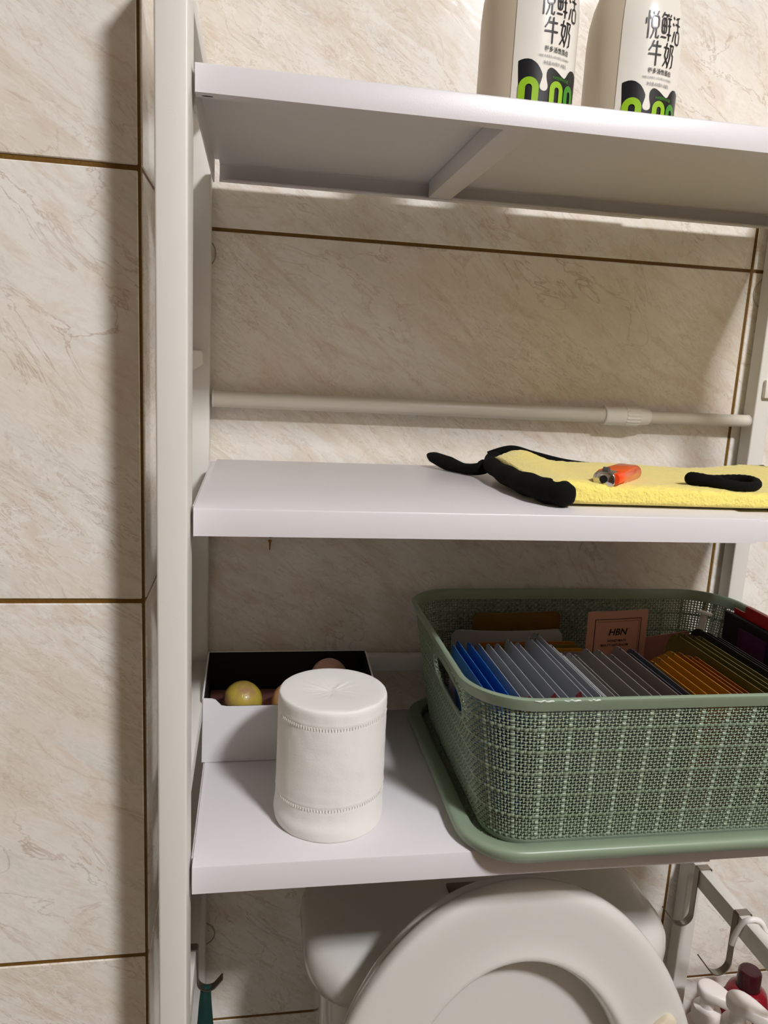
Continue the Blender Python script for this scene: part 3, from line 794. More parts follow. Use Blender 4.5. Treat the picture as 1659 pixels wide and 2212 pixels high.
def weave():
    # perimeter parametrisation on the mid rectangle; point(u, f, d)
    mid = [BB[i] + (BT[i] - BB[i]) * .5 for i in range(5)]
    def segs(q):
        x0, x1, y0, y1, r = q
        return [('l', (x0 + r, y0), (x1 - r, y0), (0, -1)), ('a', (x1 - r, y0 + r), r, -90), ('l', (x1, y0 + r), (x1, y1 - r), (1, 0)), ('a', (x1 - r, y1 - r), r, 0), ('l', (x1 - r, y1), (x0 + r, y1), (0, 1)), ('a', (x0 + r, y1 - r), r, 90), ('l', (x0, y1 - r), (x0, y0 + r), (-1, 0)), ('a', (x0 + r, y0 + r), r, 180)]
    def slen(s): return math.hypot(s[2][0] - s[1][0], s[2][1] - s[1][1]) if s[0] == 'l' else s[2] * math.pi / 2
    sm = segs(mid); Ls = [slen(s) for s in sm]; U = sum(Ls); cum = np.concatenate([[0], np.cumsum(Ls)])
    def base(u):
        u = u % U; k = min(7, int(np.searchsorted(cum, u, side='right') - 1)); return k, (u - cum[k]) / Ls[k]
    sb, st = segs(BB), segs(BT)
    def ptn(s, t):
        if s[0] == 'l': return np.array([s[1][0] + (s[2][0] - s[1][0]) * t, s[1][1] + (s[2][1] - s[1][1]) * t]), np.array(s[3], float)
        a = math.radians(s[3] + 90 * t); n = np.array([math.cos(a), math.sin(a)])
        return np.array(s[1]) + n * s[2], n
    # strand layout
    def layout(total, period, reg, thick, nreg):
        per = thick + nreg * reg; k = max(1, round(total / per)); sc = total / (k * per)
        pos, wid = [], []; x = 0
        for c in range(k):
            pos.append(x + thick * sc / 2); wid.append(thick * sc); x += thick * sc
            for i in range(nreg): pos.append(x + reg * sc / 2); wid.append(reg * sc); x += reg * sc
        return np.array(pos), np.array(wid)
    cp, cw = layout(U, .0205, .00285, .0036, 6)
    H = zf(f1) - zf(.045)
    rp, rw = layout(H, .0172, .00255, .0030, 6)
    nc, nr = len(cp), len(rp)
    # precompute base data for a column sample position
    def colbase(us):
        A, B, Nn = [], [], []
        for u in us:
            k, t = base(u); pb, n = ptn(sb[k], t); pt, _ = ptn(st[k], t); A.append(pb); B.append(pt); Nn.append(n)
        return np.array(A), np.array(B), np.array(Nn)
    def world(A, B, Nn, z, d):
        f = (z - zb0) / (zb1 - zb0)
        P = A + (B - A) * f[:, None] + Nn * d[:, None]
        return np.column_stack([P, z])
    zbase = zf(.045); h = .00075
    Vs, Fs = [], []; cnt = 0
    hole = lambda P: (abs(P[0] - .168) < .02) and ((P[1] - .592) / .050) ** 2 + ((P[2] + .2640) / .0155) ** 2 < 1
    # horizontal strands
    us, hs, kinds = [], [], []
    for i in range(nc):
        for q, hh in ((-.5, 0.0), (-.27, .85), (0.0, 1.0), (.27, .85)):
            us.append(cp[i] + q * cw[i]); hs.append(hh); kinds.append(i)
    us = np.array(us); hs = np.array(hs); kinds = np.array(kinds)
    A, B, Nn = colbase(us); n = len(us)
    for j in range(nr):
        sgn = np.where((kinds + j) % 2 == 0, 1.0, -1.0)
        d = hs * sgn * h + (.00060 if j % 7 == 0 else 0.0)
        wv = rw[j] * (.46 if j % 7 == 0 else .245)
        rows = []
        for off, dd in ((-wv, -.00045), (0.0, .00015), (wv, -.00045)):
            rows.append(world(A, B, Nn, np.full(n, zbase + rp[j] + off), d + dd))
        Vs.append(np.concatenate(rows))
        idx = np.arange(n); nx = (idx + 1) % n
        for r0 in (0, 1):
            Fs.append(np.column_stack([cnt + r0 * n + idx, cnt + r0 * n + nx, cnt + (r0 + 1) * n + nx, cnt + (r0 + 1) * n + idx]))
        cnt += 3 * n
    zs, hz, kz = [], [], []
    for j in range(nr):
        for q, hh in ((-.5, 0.0), (-.27, .85), (0.0, 1.0), (.27, .85)):
            zs.append(zbase + rp[j] + q * rw[j]); hz.append(hh); kz.append(j)
    zs.append(zbase + H); hz.append(0.0); kz.append(nr - 1)
    zs = np.array(zs); hz = np.array(hz); kz = np.array(kz); m = len(zs)
    for i in range(nc):
        sgn = np.where((kz + i) % 2 == 0, -1.0, 1.0)
        d = hz * sgn * h + (.00030 if i % 7 == 0 else 0.0)
        wv = cw[i] * (.44 if i % 7 == 0 else .23)
        A1, B1, N1 = colbase([cp[i] - wv, cp[i], cp[i] + wv])
        for c, dd in enumerate((-.00045, .00015, -.00045)):
            Vs.append(world(np.repeat(A1[c:c + 1], m, 0), np.repeat(B1[c:c + 1], m, 0), np.repeat(N1[c:c + 1], m, 0), zs, d + dd))
        idx = np.arange(m - 1)
        for r0 in (0, 1):
            Fs.append(np.column_stack([cnt + r0 * m + idx, cnt + r0 * m + idx + 1, cnt + (r0 + 1) * m + idx + 1, cnt + (r0 + 1) * m + idx]))
        cnt += 3 * m
    V = np.concatenate(Vs); F = np.concatenate(Fs)
    C = V[F].mean(axis=1)
    inside = (np.abs(C[:, 0] - .168) < .02) & (((C[:, 1] - .592) / .047) ** 2 + ((C[:, 2] + .2640) / .0140) ** 2 < 1)
    F = F[~inside]
    me = bpy.data.meshes.new('woven_wall')
    V = V.copy(); V[:, 2] += E
    me.vertices.add(len(V)); me.vertices.foreach_set('co', V.ravel())
    me.loops.add(F.size); me.loops.foreach_set('vertex_index', F.ravel().astype(np.int32))
    me.polygons.add(len(F)); me.polygons.foreach_set('loop_start', np.arange(0, F.size, 4, dtype=np.int32)); me.polygons.foreach_set('loop_total', np.full(len(F), 4, dtype=np.int32))
    me.polygons.foreach_set('use_smooth', np.ones(len(F), dtype=bool))
    me.update(); me.validate()
    me.materials.append(M['green'])
    o = bpy.data.objects.new('woven_wall', me); COL.objects.link(o); attach(o, bas); o['kind'] = 'stuff'
weave()
# handle frame on the left wall
def leftx(z): 
    f = (z - zb0) / (zb1 - zb0); return BB[0] + (BT[0] - BB[0]) * f
pts = []
for k in range(48):
    q = 2 * math.pi * k / 48; c, s = math.cos(q), math.sin(q)
    y = .592 + .050 * math.copysign(abs(c) ** .75, c); z = -.2640 + .0150 * math.copysign(abs(s) ** .75, s)
    pts.append((leftx(z) - .0006, y, z))
V, F = tubemesh(pts, .0019, 8, closed=True, upv=(1, 0, 0)); mk('handle_frame', V, F, M['green'], bas, smooth=True)

# ------------------------------------------------------------------ sachets in the basket
ORD = ['first', 'second', 'third', 'fourth', 'fifth', 'sixth', 'seventh', 'eighth', 'ninth', 'tenth', 'eleventh', 'twelfth']
SM = {
    'blue': mat('blue_foil', (36, 104, 180), .35), 'pale': mat('pale_grey_foil', (160, 164, 170), .34), 'white': mat('silver_white_foil', (206, 207, 208), .28, metal=.2),
    'grey': mat('warm_grey_foil', (146, 142, 138), .42), 'mauve': mat('mauve_grey_foil', (140, 128, 125), .42), 'slate': mat('slate_grey_foil', (92, 93, 100), .42),
    'gold': mat('gold_foil', (198, 142, 38), .32, metal=.25), 'amber': mat('amber_foil', (170, 104, 20), .36, metal=.2), 'olive': mat('olive_foil', (112, 104, 42), .36, metal=.2), 'black': mat('black_foil', (28, 27, 22), .4)}
M['redmark'] = mat('red_print', (186, 22, 34), .4)
def sachet(xf, yf, yr, zt, ht, lean, skew, m, label, cat, group, mark=None, rr=.012, th=.0006):
    """a sealed flat pouch standing across the basket: x at its top front, lean in degrees (top towards +x)"""
    t = thing('sachet', (xf, (yf + yr) / 2, zt - ht), label, cat, group)
    ln = math.tan(math.radians(lean))
    poly = []
    n = 6
    poly += [(yf, -ht), (yf, -.0015)]
    poly += [(yf + .0015, 0)]
    for k in range(n + 1):
        a = math.radians(90 - 90 * k / n); poly.append((yr - rr + rr * math.cos(a), -rr + rr * math.sin(a)))
    poly += [(yr, -ht)]
    def T(y, dz, s): 
        return (xf + skew * (y - yf) + ln * dz + s, y, zt + dz)
    V = [T(y, dz, -th / 2) for y, dz in poly] + [T(y, dz, th / 2) for y, dz in poly]
    k = len(poly); F = [list(range(k)), list(range(k, 2 * k))[::-1]] + [[i, (i + 1) % k, k + (i + 1) % k, k + i] for i in range(k)]
    mk('pouch', V, F, m, t)
    # crimped seal strip along the rear edge
    sq = [(yr - .009, -rr * .9 - .004), (yr - .0004, -rr * 1.05 - .004), (yr - .0004, -ht * .7), (yr - .009, -ht * .7)]
    V = [T(y, dz, s) for s in (-th / 2 - .0003, -th / 2 + .0001) for y, dz in sq]
    mk('seal', V, [[0, 1, 2, 3], [7, 6, 5, 4]] + [[i, (i + 1) % 4, 4 + (i + 1) % 4, 4 + i] for i in range(4)], m, t)
    # tear notch
    sq = [(yr - rr * 1.3, .0003), (yr - rr * 1.3 + .0018, .0003), (yr - rr * 1.3 + .0009, -.0022)]
    V = [T(y, dz, s) for s in (-th / 2 - .0002, th / 2 + .0002) for y, dz in sq]
    mk('tear_notch', V, [[0, 1, 2], [5, 4, 3]] + [[i, (i + 1) % 3, 3 + (i + 1) % 3, 3 + i] for i in range(3)], M['slot'], t)
    if mark:
        ya, yb, da, db = mark
        sq = [(ya, -.0006), (yb, -.0006), ((ya + yb) / 2 + .002, -da)]
        sq = [(ya, -da), ((ya + yb) / 2, -.0005), (yb, -da), ((ya + yb) / 2, -db)]
        V = [T(y, dz, s) for s in (-th / 2 - .0005, -th / 2 - .0001) for y, dz in sq]
        mk('red_diamond', V, [[0, 1, 2, 3], [7, 6, 5, 4]] + [[i, (i + 1) % 4, 4 + (i + 1) % 4, 4 + i] for i in range(4)], M['redmark'], t)
def px2x(px): return .192 + (px - 1095) * .000374
rows = []
def add_row(kind, word, pxs, zt, yr, lean, from_, marks=()):
    for i, px in enumerate(pxs):
        jit = (random.random() - .5)
        lean = -9 + 23 * (px2x(px) - .18) / .27
        mk_ = (.520, .536, .0075, .016) if i in marks else None
        sachet(px2x(px), .5145, yr + jit * .018, zt + jit * .0045, .100, lean, random.uniform(-.006, .006), SM[kind], f'{word} sachet, {ORD[i]} of its colour from {from_}', 'sachet', f'{word} sachets in the green basket', mk_)
add_row('blue', 'blue', [1062, 1078, 1103], -.2450, .646, -9, 'the basket handle')
add_row('pale', 'pale grey', [1128, 1152, 1176, 1206, 1228, 1262, 1276, 1290], -.2445, .655, -4, 'the blue sachets', (0, 1, 3, 5))
add_row('white', 'silver white', [1304, 1318], -.2470, .634, 0, 'the blue sachets')
add_row('grey', 'warm grey', [1334, 1346, 1384, 1414], -.2465, .628, 4, 'the silver white sachets')
add_row('mauve', 'mauve grey', [1440, 1470], -.2460, .630, 7, 'the warm grey sachets')
add_row('slate', 'slate grey', [1482, 1494, 1506], -.2490, .628, 9, 'the mauve grey sachets')
add_row('gold', 'gold', [1522, 1544, 1568, 1592], -.2475, .612, 11, 'the slate grey sachets')
add_row('amber', 'amber', [1612, 1630, 1646], -.2460, .622, 12, 'the gold sachets')
add_row('olive', 'olive green', [1664, 1684, 1704, 1724], -.2450, .655, 13, 'the amber sachets')
add_row('black', 'black', [1744, 1762, 1780], -.2440, .665, 14, 'the olive green sachets')

# cards standing along the rear
def card(name, x0, x1, y, ztop, h, m, label, cat, tilt=0.0, back=.06, bulge=0.0, th=.0012, rr=.006):
    t = thing(name, ((x0 + x1) / 2, y, ztop - h), label, cat)
    P = rrect2(x0, x1, -h, 0, rr, 5)
    xm = (x0 + x1) / 2
    V = []
    n = 24
    # grid so that it can bulge
    rings = []
    for i in range(n + 1):
        u = i / n; x = x0 + (x1 - x0) * u
        e = min(x - x0, x1 - x); top = 0.0
        if e < rr: top = -(rr - math.sqrt(max(0, rr * rr - (rr - e) ** 2)))
        dy = -bulge * math.sin(math.pi * u)
        tz = tilt * (x - xm)
        rings.append([(x, y + dy + back * top, ztop + top + tz), (x, y + dy + th + back * top, ztop + top + tz), (x, y + dy + th - back * h * 1.0, ztop - h + tz), (x, y + dy - back * h * 1.0, ztop - h + tz)])
    V, F = loftmesh(rings); mk('pouch', V, F, m, t, smooth=40); return t
gcard = card('foil_card', .2225, .3165, .7220, -.2450, .085, mat('bronze_foil', (128, 98, 44), .28, metal=.5, bump=(45, .5, .004)), 'shiny bronze foil pouch leaning on rear wall of green basket', 'pouch', .02, .05, .004)
V, F = textmesh('MG', .005)
mk('print', [(.262 + y, .7172, -.2620 + x * -1) for x, y in V], F, M['ink'], gcard)
card('foil_card', .1965, .3120, .7030, -.2570, .085, mat('pale_grey_card', (150, 148, 148), .4), 'flat grey pouch standing in front of the bronze pouch', 'pouch', .0, .05, .006)
for i in range(4):
    card('foil_card', .216 + .004 * i, .322 + .003 * i, .6880 - .0055 * i, -.2650 - .0015 * i, .075, SM[['amber', 'olive', 'gold', 'mauve'][i]], f'brown edged pouch lying low behind the grey sachets, {ORD[i]} from the rear', 'pouch', 0, .08)
# pink packet with lettering
pk = card('paper_packet', .3320, .3960, .6900, -.2335, .090, mat('dusty_pink_paper', (206, 152, 130), .6), 'dusty pink paper packet with black framed lettering in basket', 'packet', .045, .02, .0015, .001, .0006)
def on_packet(name, V2, F, m=None):
    y = .6900
    V = []
    for x, z in V2:
        u = (x - .3320) / .064
        V.append((x, y - .0015 * math.sin(math.pi * min(1, max(0, u))) - .0003 + .02 * z, -.2335 + z + .045 * (x - .364)))
    mk(name, V, F, m or M['ink'], pk)
def rect(x0, x1, z0, z1, k=10):
    V = []; F = []
    for i in range(k + 1):
        x = x0 + (x1 - x0) * i / k; V += [(x, z0), (x, z1)]
    for i in range(k): F.append([2 * i, 2 * i + 2, 2 * i + 3, 2 * i + 1])
    return V, F
fr = [rect(.3395, .3890, -.0085, -.0078), rect(.3395, .3402, -.075, -.0085, 1), rect(.3883, .3890, -.075, -.0085, 1), rect(.3865, .3868, -.075, -.0105, 1), rect(.3418, .3868, -.0108, -.0105)]
for v, f in fr: on_packet('frame_line', v, f)
def txt(s, xc, z, wd, hh, shear=0.0, bold=0.0):
    V, F = textmesh(s, 1.0, bold=bold); xs = [v[0] for v in V]; ys = [v[1] for v in V]
    sx = wd / (max(xs) - min(xs)); sy = hh / (max(ys) - min(ys))
    on_packet('lettering', [(xc - wd / 2 + (x - min(xs)) * sx + shear * (y - min(ys)) * sy, z + (y - min(ys)) * sy) for x, y in V], F)
txt('HBN', .3640, -.0250, .0185, .0068, .18, .02)
txt('TM', .3757, -.0192, .0018, .0009)
txt('HONEYMATE', .3640, -.0320, .0200, .0026, 0, .02)
txt('BEAUTY NATURALISM', .3620, -.0366, .0290, .0026, 0, .02)
# white applicator stick
st = thing('applicator', (.449, .690, -.330), 'white plastic applicator stick with round end leaning in basket', 'applicator')
a, b = Vector((.4580, .6900, -.2370)), Vector((.4400, .6800, -.3300))
V, F = tubemesh([b, a], [.0028, .0038], 16, flat=(1, .8)); mk('shaft', V, F, M['rodcap'], st, smooth=40)
dr = (a - b).normalized()
V, F = tubemesh([a - dr * .0004, a, a + dr * .0018, a + dr * .0024], [.0070, .0078, .0078, .0068], 24); mk('flange', V, F, M['rodcap'], st, smooth=40)
# crumpled white wrapper and pink slip
def crumple():
    V, F = [], []
    n = 14
    for s in (0, 1):
        for i in range(n + 1):
            for j in range(n + 1):
                u, v = i / n, j / n
                x = .398 + .040 * u + .004 * v; z = -.280 + .014 * u + .013 * v + noise.noise(Vector((u * 2.5, v * 2.5, 1))) * .003; y = .640 + .022 * v + noise.noise(Vector((u * 5, v * 5, 7))) * .005 
                V.append((x, y + s * .0006, z + s * .0006))
    m = (n + 1) ** 2
    for s in (0, 1):
        for i in range(n):
            for j in range(n):
                q = [s * m + i * (n + 1) + j, s * m + (i + 1) * (n + 1) + j, s * m + (i + 1) * (n + 1) + j + 1, s * m + i * (n + 1) + j + 1]; F.append(q if s else q[::-1])
    bd = [i * (n + 1) for i in range(n + 1)] + [n * (n + 1) + j for j in range(1, n + 1)] + [i * (n + 1) + n for i in range(n - 1, -1, -1)] + [j for j in range(n - 1, 0, -1)]
    for i in range(len(bd)):
        p_, q_ = bd[i], bd[(i + 1) % len(bd)]; F.append([p_, q_, m + q_, m + p_])
    o = mk('wrapper', V, F, mat('white_wrapper', (206, 206, 200), .4), None, smooth=30)
    tag(o, 'crumpled white wrapper between pink packet and gold sachets', 'wrapper')
crumple()
card('paper_slip', .393, .452, .7000, -.2630, .060, mat('faded_pink_paper', (170, 112, 98), .6), 'faded pink paper slip lying behind the crumpled white wrapper', 'packet', .14, .05)
# right end of the basket
M['redbox'] = mat('red_card', (190, 18, 30), .35); M['pouchblack'] = mat('black_pouch_fabric', (16, 14, 18), .6); M['purple'] = mat('dark_purple_print', (92, 26, 78), .5); M['teal'] = mat('teal_plastic', (0, 150, 165), .4)
pb = thing('pouch', (.488, .66, -.33), 'black and purple pouch standing at right end of the basket', 'pouch')
V, F = boxmesh(  .4800, .4865, .600, .690, -.330, -.2330, .002); mk('body', V, F, M['pouchblack'], pb, smooth=40)
V, F = boxmesh(.4790, .4800, .620, .662, -.280, -.2420, .0003); mk('purple_panel', V, F, M['purple'], pb)
rbx = thing('red_box', (.494, .650, -.33), 'bright red carton sticking out of right end of basket', 'box')
V, F = boxmesh(.4870, .4930, .575, .668, -.320, -.2215, .0015); mk('carton', V, F, M['redbox'], rbx, smooth=40)
V, F = boxmesh(.4868, .4882, .585, .632, -.2400, -.2378, .0003); mk('white_line', V, F, M['rodcap'], rbx)
V, F = boxmesh(.4868, .4882, .668, .684, -.320, -.2285, .0003); mk('flap', V, F, M['redbox'], rbx)
tb = box('sachet', .4790, .4835, .555, .605, -.320, -.2480, M['teal'], None, .001)
tag(tb, 'teal sachet at right end of basket beside red carton', 'sachet')

# ------------------------------------------------------------------ toilet
to = thing('toilet', (.24, .60, -E), 'white ceramic toilet with raised seat and rounded cistern under the rack', 'toilet')
def tl(x0, x1, y0, y1, r, z): return (x0, x1, y0, y1, r, z)
TX0, TX1, TY0, TY1, TZ = .0570, .4350, .6000, .7760, -.5500
lev = []
for ins, dz in ((.020, -.052), (.010, -.050), (.004, -.044), (.0005, -.034), (0, -.026), (.001, -.016), (.005, -.008), (.012, -.003), (.022, -.0005), (.035, 0)):
    lev.append((TX0 + ins, TX1 - ins, TY0 + ins, TY1, max(.01, .062 - ins), TZ + dz))
V, F = sweep_rr(lev, 14, True, True); tk = mk('cistern_lid', V, F, M['ceramic'], to, smooth=50)
V, F = sweep_rr([(.105, .385, .640, .773, .04, -.90), (.085, .405, .625, .773, .05, -.80), (.076, .416, .617, .773, .052, -.70), (.074, .418, .615, .773, .054, -.60)], 14, True, True)
mk('cistern', V, F, M['ceramic'], to, smooth=50)
bt = box('flush_button', .2125, .2660, .690, .7125, TZ - .002, TZ + .003, mat('chrome_button', (120, 118, 114), .25, metal=1.0), tk, .0012)
# bowl
rings = []
for z, a, b, cy in ((-E, .11, .22, .50), (-E + .04, .10, .21, .50), (-E + .18, .105, .20, .49), (-E + .30, .15, .24, .45), (-E + .385, .185, .27, .42), (-E + .40, .185, .27, .42)):
    rings.append([(.2375 + a * math.cos(2 * math.pi * k / 48), cy + b * math.sin(2 * math.pi * k / 48), z) for k in range(48)])
V, F = loftmesh(rings); mk('bowl', V, F, M['ceramic'], to, smooth=50)
box('bowl_neck', .10, .375, .55, .775, -E + .05, -.885, M['ceramic'], to, .03, 3)
# raised lid and seat in a plane leaning back
H0 = Vector((.2400, .5400, -.8850)); al = math.radians(5.8)
dU = Vector((0, math.sin(al), math.cos(al))); dN = Vector((0, -math.cos(al), math.sin(al)))
def SP(s, t, n): return tuple(H0 + Vector((1, 0, 0)) * s + dU * t + dN * n)
def outl(k, n, a, b, tc, bb):
    q = 2 * math.pi * k / n; c, s = math.cos(q), math.sin(q)
    if s >= 0: return a * c, tc + b * s
    return a * math.copysign(abs(c) ** .8, c), tc + bb * math.copysign(abs(s) ** .8, s)
def ring(g, nn, n=120):
    """g 0 = outer rim, 1 = hole"""
    A = (.1790, .2460, .2000, .195); Bq = (.1120, .1760, .1980, .150)
    p = [A[i] + (Bq[i] - A[i]) * g for i in range(4)]
    return [SP(*outl(k, n, *p), nn) for k in range(n)]
def full(sc, nn, n=120, ex=-.006):
    return [SP(outl(k, n, .179 + ex, .246 + ex, .2, .195 + ex)[0] * sc, .2 + (outl(k, n, .179 + ex, .246 + ex, .2, .195 + ex)[1] - .2) * sc, nn) for k in range(n)]
V, F = loftmesh([full(.97, -.010), full(.99, -.009), full(1, -.004), full(1, .001), full(.992, .0045), full(.975, .006), full(.955, .005), full(.90, .003), full(.5, .0025), full(.05, .002)])
mk('lid', V, F, M['seat'], to, smooth=50)
prof = [(0.04, .0095), (0.0, .0115), (-.010, .0170), (-.006, .0230), (.025, .0268), (.12, .0285), (.25, .0285), (.42, .0280), (.60, .0277), (.72, .0280), (.80, .0290), (.85, .0301), (.885, .0303), (.92, .0292), (.955, .0260), (.985, .0215), (1.0, .0160), (.99, .0110), (.9, .0095), (.5, .0095), (.2, .0095)]
V, F = loftmesh([ring(g, n_) for g, n_ in prof] + [ring(*prof[0])], True, False, False)
se = mk('seat', V, F, M['seat'], to, smooth=50)
def bumper(s, t, rot):
    poly = rrect2(-.020, .020, -.0075, .0075, .0072, 6); rings = []
    c_, s_ = math.cos(rot), math.sin(rot)
    for k, n_ in ((1, .0275), (1, .0325), (.93, .0345), (.8, .0352)):
        rings.append([SP(s + (x * c_ - y * s_) * k, t + (x * s_ + y * c_) * k, n_) for x, y in poly])
    V, F = loftmesh(rings); mk('rubber_bumper', V, F, M['pad'], se, smooth=40)
bumper(.1290, .3020, math.radians(40)); bumper(-.1290, .3020, math.radians(-40))

# ------------------------------------------------------------------ hooks on the bars
def hook(y, xbar0, xbar1, ztop, zbot, inward, label, drop=.070, rad_=.013, wd=.0085, tip=.024):
    """flat strip bent over the bar; inward = +1 when the hook points to +x"""
    th = .0013
    P = []
    if inward > 0: xo, xi = xbar0 - th, xbar1 + th
    else: xo, xi = xbar1 + th, xbar0 - th
    P += [(xo, ztop - .010), (xo, ztop + .0002), (xo + inward * .001, ztop + th * .9), (xi - inward * .001, ztop + th * .9), (xi, ztop + .0002), (xi, ztop - drop)]
    cx_ = xi + inward * rad_; cz_ = ztop - drop
    for k in range(1, 9):
        a = math.radians(180 + 130 * k / 8); P.append((cx_ + inward * rad_ * math.cos(a), cz_ + rad_ * math.sin(a)))
    lx_, lz_ = P[-1]; P.append((lx_ + inward * tip * .62, lz_ + tip * .78))
    rings = []
    for i, (x, z) in enumerate(P):
        a = P[max(i - 1, 0)]; b = P[min(i + 1, len(P) - 1)]; tx, tz = b[0] - a[0], b[1] - a[1]; L = math.hypot(tx, tz); nx, nz = -tz / L * th / 2, tx / L * th / 2
        rings.append([(x + nx, y - wd / 2, z + nz), (x + nx, y + wd / 2, z + nz), (x - nx, y + wd / 2, z - nz), (x - nx, y - wd / 2, z - nz)])
    V, F = loftmesh(rings); o = mk('steel_hook', V, F, M['steel'], None, smooth=30)
    tag(o, label, 'hook', 'steel hooks on the side bars')
hook(.7400, .5290, .5425, -.571, -.594, -1, 'flat steel hook on right side bar, next to rear post', .060)
hook(.6640, .5290, .5425, -.571, -.594, -1, 'flat steel hook on right side bar, beside white wire hook', .060)
hook(.6700, -.0590, -.0460, -.569, -.592, 1, 'flat steel hook on left side bar holding a dark green strap', .036, .010, .0085, .012)
# green strap
M['dkgreen'] = mat('dark_green_fabric', (8, 50, 44), .85, bump=(900, .4))
pth = [(-.0365, .6700, -.6125), (-.0368, .6690, -.616), (-.0372, .6690, -.632), (-.0370, .6690, -.66), (-.0368, .669, -.72), (-.0366, .669, -.80), (-.0366, .669, -.90)]
rings = []
for i, p_ in enumerate(pth):
    wv = [.0042, .0050, .0062, .0082, .011, .013, .012][i]; tv = [.0015, .0022, .0030, .0038, .004, .004, .003][i]
    rings.append([(p_[0] + wv * math.cos(2 * math.pi * k / 20), p_[1] + tv * math.sin(2 * math.pi * k / 20) + .0006 * math.sin(k * 2.1), p_[2]) for k in range(20)])
V, F = loftmesh(rings); o = mk('strap', V, F, M['dkgreen'], None, smooth=50)
tag(o, 'dark green fabric strap hanging from left steel hook', 'strap')

# ------------------------------------------------------------------ wire caddy with bottles, hung on the right bar
cad = thing('wire_caddy', (.61, .66, -.93), 'white coated wire caddy hooked over right side bar', 'caddy')
M['wire'] = mat('white_coated_wire', (238, 233, 228), .3)
CX0, CX1, CY0, CY1, CZ0, CZ1 = .5040, .6900, .5400, .7500, -.930, -.860
wr = .0030
for nm, z in (('upper_frame', CZ1), ('lower_frame', CZ0)):
    V, F = tubemesh([(x, y, z) for x, y in rrect2(CX0, CX1, CY0, CY1, .02, 5)], wr, 8, closed=True); mk(nm, V, F, M['wire'], cad, smooth=True)
for y in (.6480, .5700):
    V, F = tubemesh(smoothpath([(.5235, y + .010, -.604), (.5245, y + .008, -.590), (.5270, y + .004, -.574), (.5310, y + .001, -.5675), (.5400, y, -.5665), (.5460, y - .002, -.5700), (.5520, y - .004, -.5800), (.5640, y - .006, -.5840), (.6900, y - .006, -.584)], 6), wr, 10); mk('hook', V, F, M['wire'], cad, smooth=True)
    V, F = tubemesh([(.6900, y - .006, -.584), (.6900, y - .006, -.930)], wr, 10); mk('upright_wire', V, F, M['wire'], cad, smooth=True)
for i in range(7):
    x = CX0 + .01 + i * (CX1 - CX0 - .02) / 6
    V, F = tubemesh([(x, CY0, CZ0), (x, CY1, CZ0)], .0018, 8); mk('floor_wire', V, F, M['wire'], cad, smooth=True)
M['pump'] = mat('white_pump_plastic', (236, 229, 223), .3, sss=.05)
M['lotion'] = mat('pink_white_plastic', (228, 208, 204), .35)
M['redliq'] = mat('red_translucent_bottle', (150, 8, 34), .12, trans=.3)
M['redcap'] = mat('dark_red_cap', (58, 10, 20), .2)
zc = CZ0 + .0019
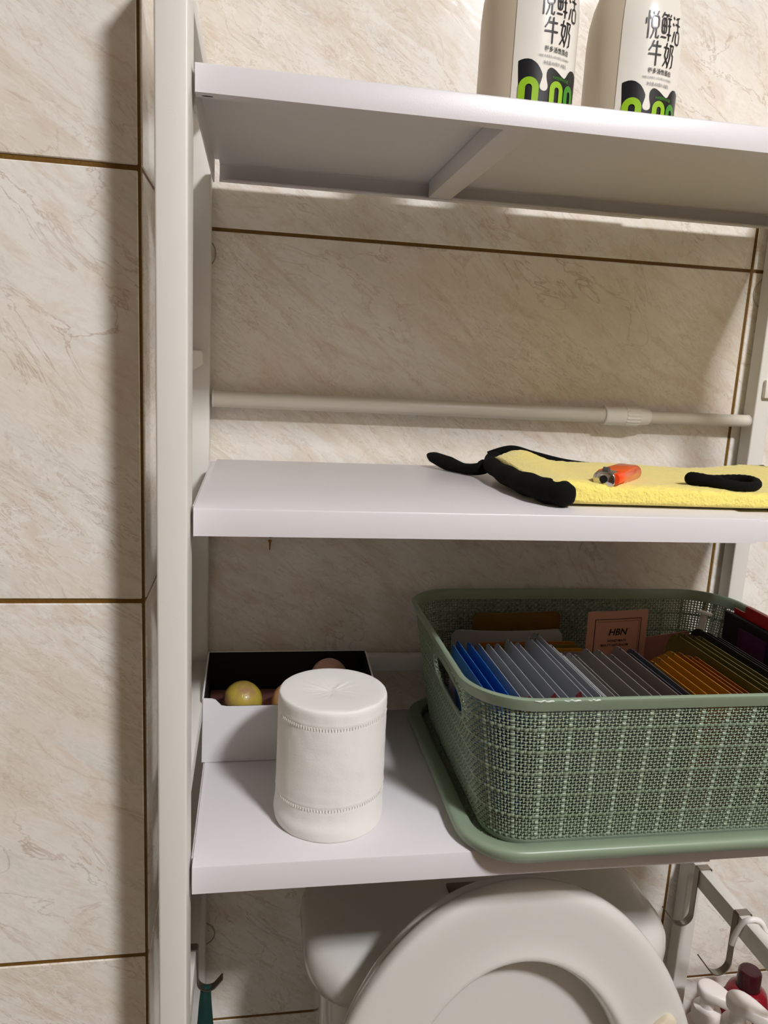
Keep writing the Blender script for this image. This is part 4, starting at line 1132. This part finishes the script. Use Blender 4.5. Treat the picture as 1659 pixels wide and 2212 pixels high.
def pump_bottle(x, y, ztop, ang, label, body, hl=.036, hw=.0135):
    t = thing('pump_bottle', (x, y, zc), label, 'pump bottle')
    hb = ztop - .045 - zc
    V, F = lathemesh(x, y, [(.0225, zc), (.0255, zc + .003), (.0255, zc + hb * .78), (.0245, zc + hb * .86), (.021, zc + hb * .95), (.0145, zc + hb)]); mk('body', V, F, body, t, smooth=50)
    V, F = lathemesh(x, y, [(.0160, zc + hb - .001), (.0165, zc + hb), (.0165, zc + hb + .014), (.0150, zc + hb + .017), (.009, zc + hb + .019)]); mk('collar', V, F, M['pump'], t, smooth=40)
    V, F = lathemesh(x, y, [(.0085, zc + hb + .016), (.0085, ztop - .010), (.0100, ztop - .008)]); mk('stem', V, F, M['pump'], t, smooth=40)
    d = Vector((math.cos(ang), math.sin(ang), 0)); s = Vector((-d.y, d.x, 0)); o = Vector((x, y, ztop))
    def head(l, wd, z): return tuple(o + d * l + s * wd + Vector((0, 0, z)))
    def outl2(k_):
        P = []
        for k in range(40):
            q = 2 * math.pi * k / 40; c, si = math.cos(q), math.sin(q)
            if c < 0: P.append((c * hw * 1.05 * k_, si * hw * k_))
            else:
                l = c * hl; P.append((l * (k_ if l < hw else 1 - (1 - k_) * .4), si * hw * (1 - .50 * min(1, c) ** 1.3) * k_))
        return P
    rings = []
    for k_, z in ((.80, -.0130), (.92, -.0115), (.97, -.0075), (1.0, -.0040), (.98, -.0015), (.92, 0.0), (.8, .0006), (.4, .0010)):
        rings.append([head(l, wd, z - .14 * max(0, l - hw * .6)) for l, wd in outl2(k_)])
    V, F = loftmesh(rings); hd = mk('pump_head', V, F, M['pump'], t, smooth=60)
    V, F = tubemesh([head(hl * .86, 0, -.0085), head(hl * 1.02, 0, -.0125), head(hl * 1.06, 0, -.0190)], [.0050, .0050, .0045], 14); mk('nozzle', V, F, M['pump'], hd, smooth=50)
pump_bottle(.5450, .7100, -.707, math.radians(-48), 'white pump dispenser with spout, nearest the toilet seat', M['lotion'])
pump_bottle(.5330, .6430, -.660, math.radians(-50), 'white pump dispenser in caddy, at the right edge of picture', M['pump'], .040, .0140)
def red_bottle(x, y, ztop):
    t = thing('red_bottle', (x, y, zc), 'dark red translucent bottle with round cap behind the pump dispensers', 'bottle')
    h = ztop - zc
    V, F = lathemesh(x, y, [(.026, zc), (.0295, zc + .004), (.0300, zc + h * .45), (.0300, zc + h * .74), (.0290, zc + h * .79), (.0250, zc + h * .825), (.0240, zc + h * .845), (.0215, zc + h * .875), (.0150, zc + h * .895), (.012, zc + h * .90)]); mk('body', V, F, M['redliq'], t, smooth=40)
    V, F = lathemesh(x, y, [(.0135, zc + h * .882), (.0140, zc + h * .89), (.0132, ztop - .003), (.0115, ztop - .0006), (.006, ztop)]); mk('cap', V, F, M['redcap'], t, smooth=40)
red_bottle(.6035, .7200, -.698)
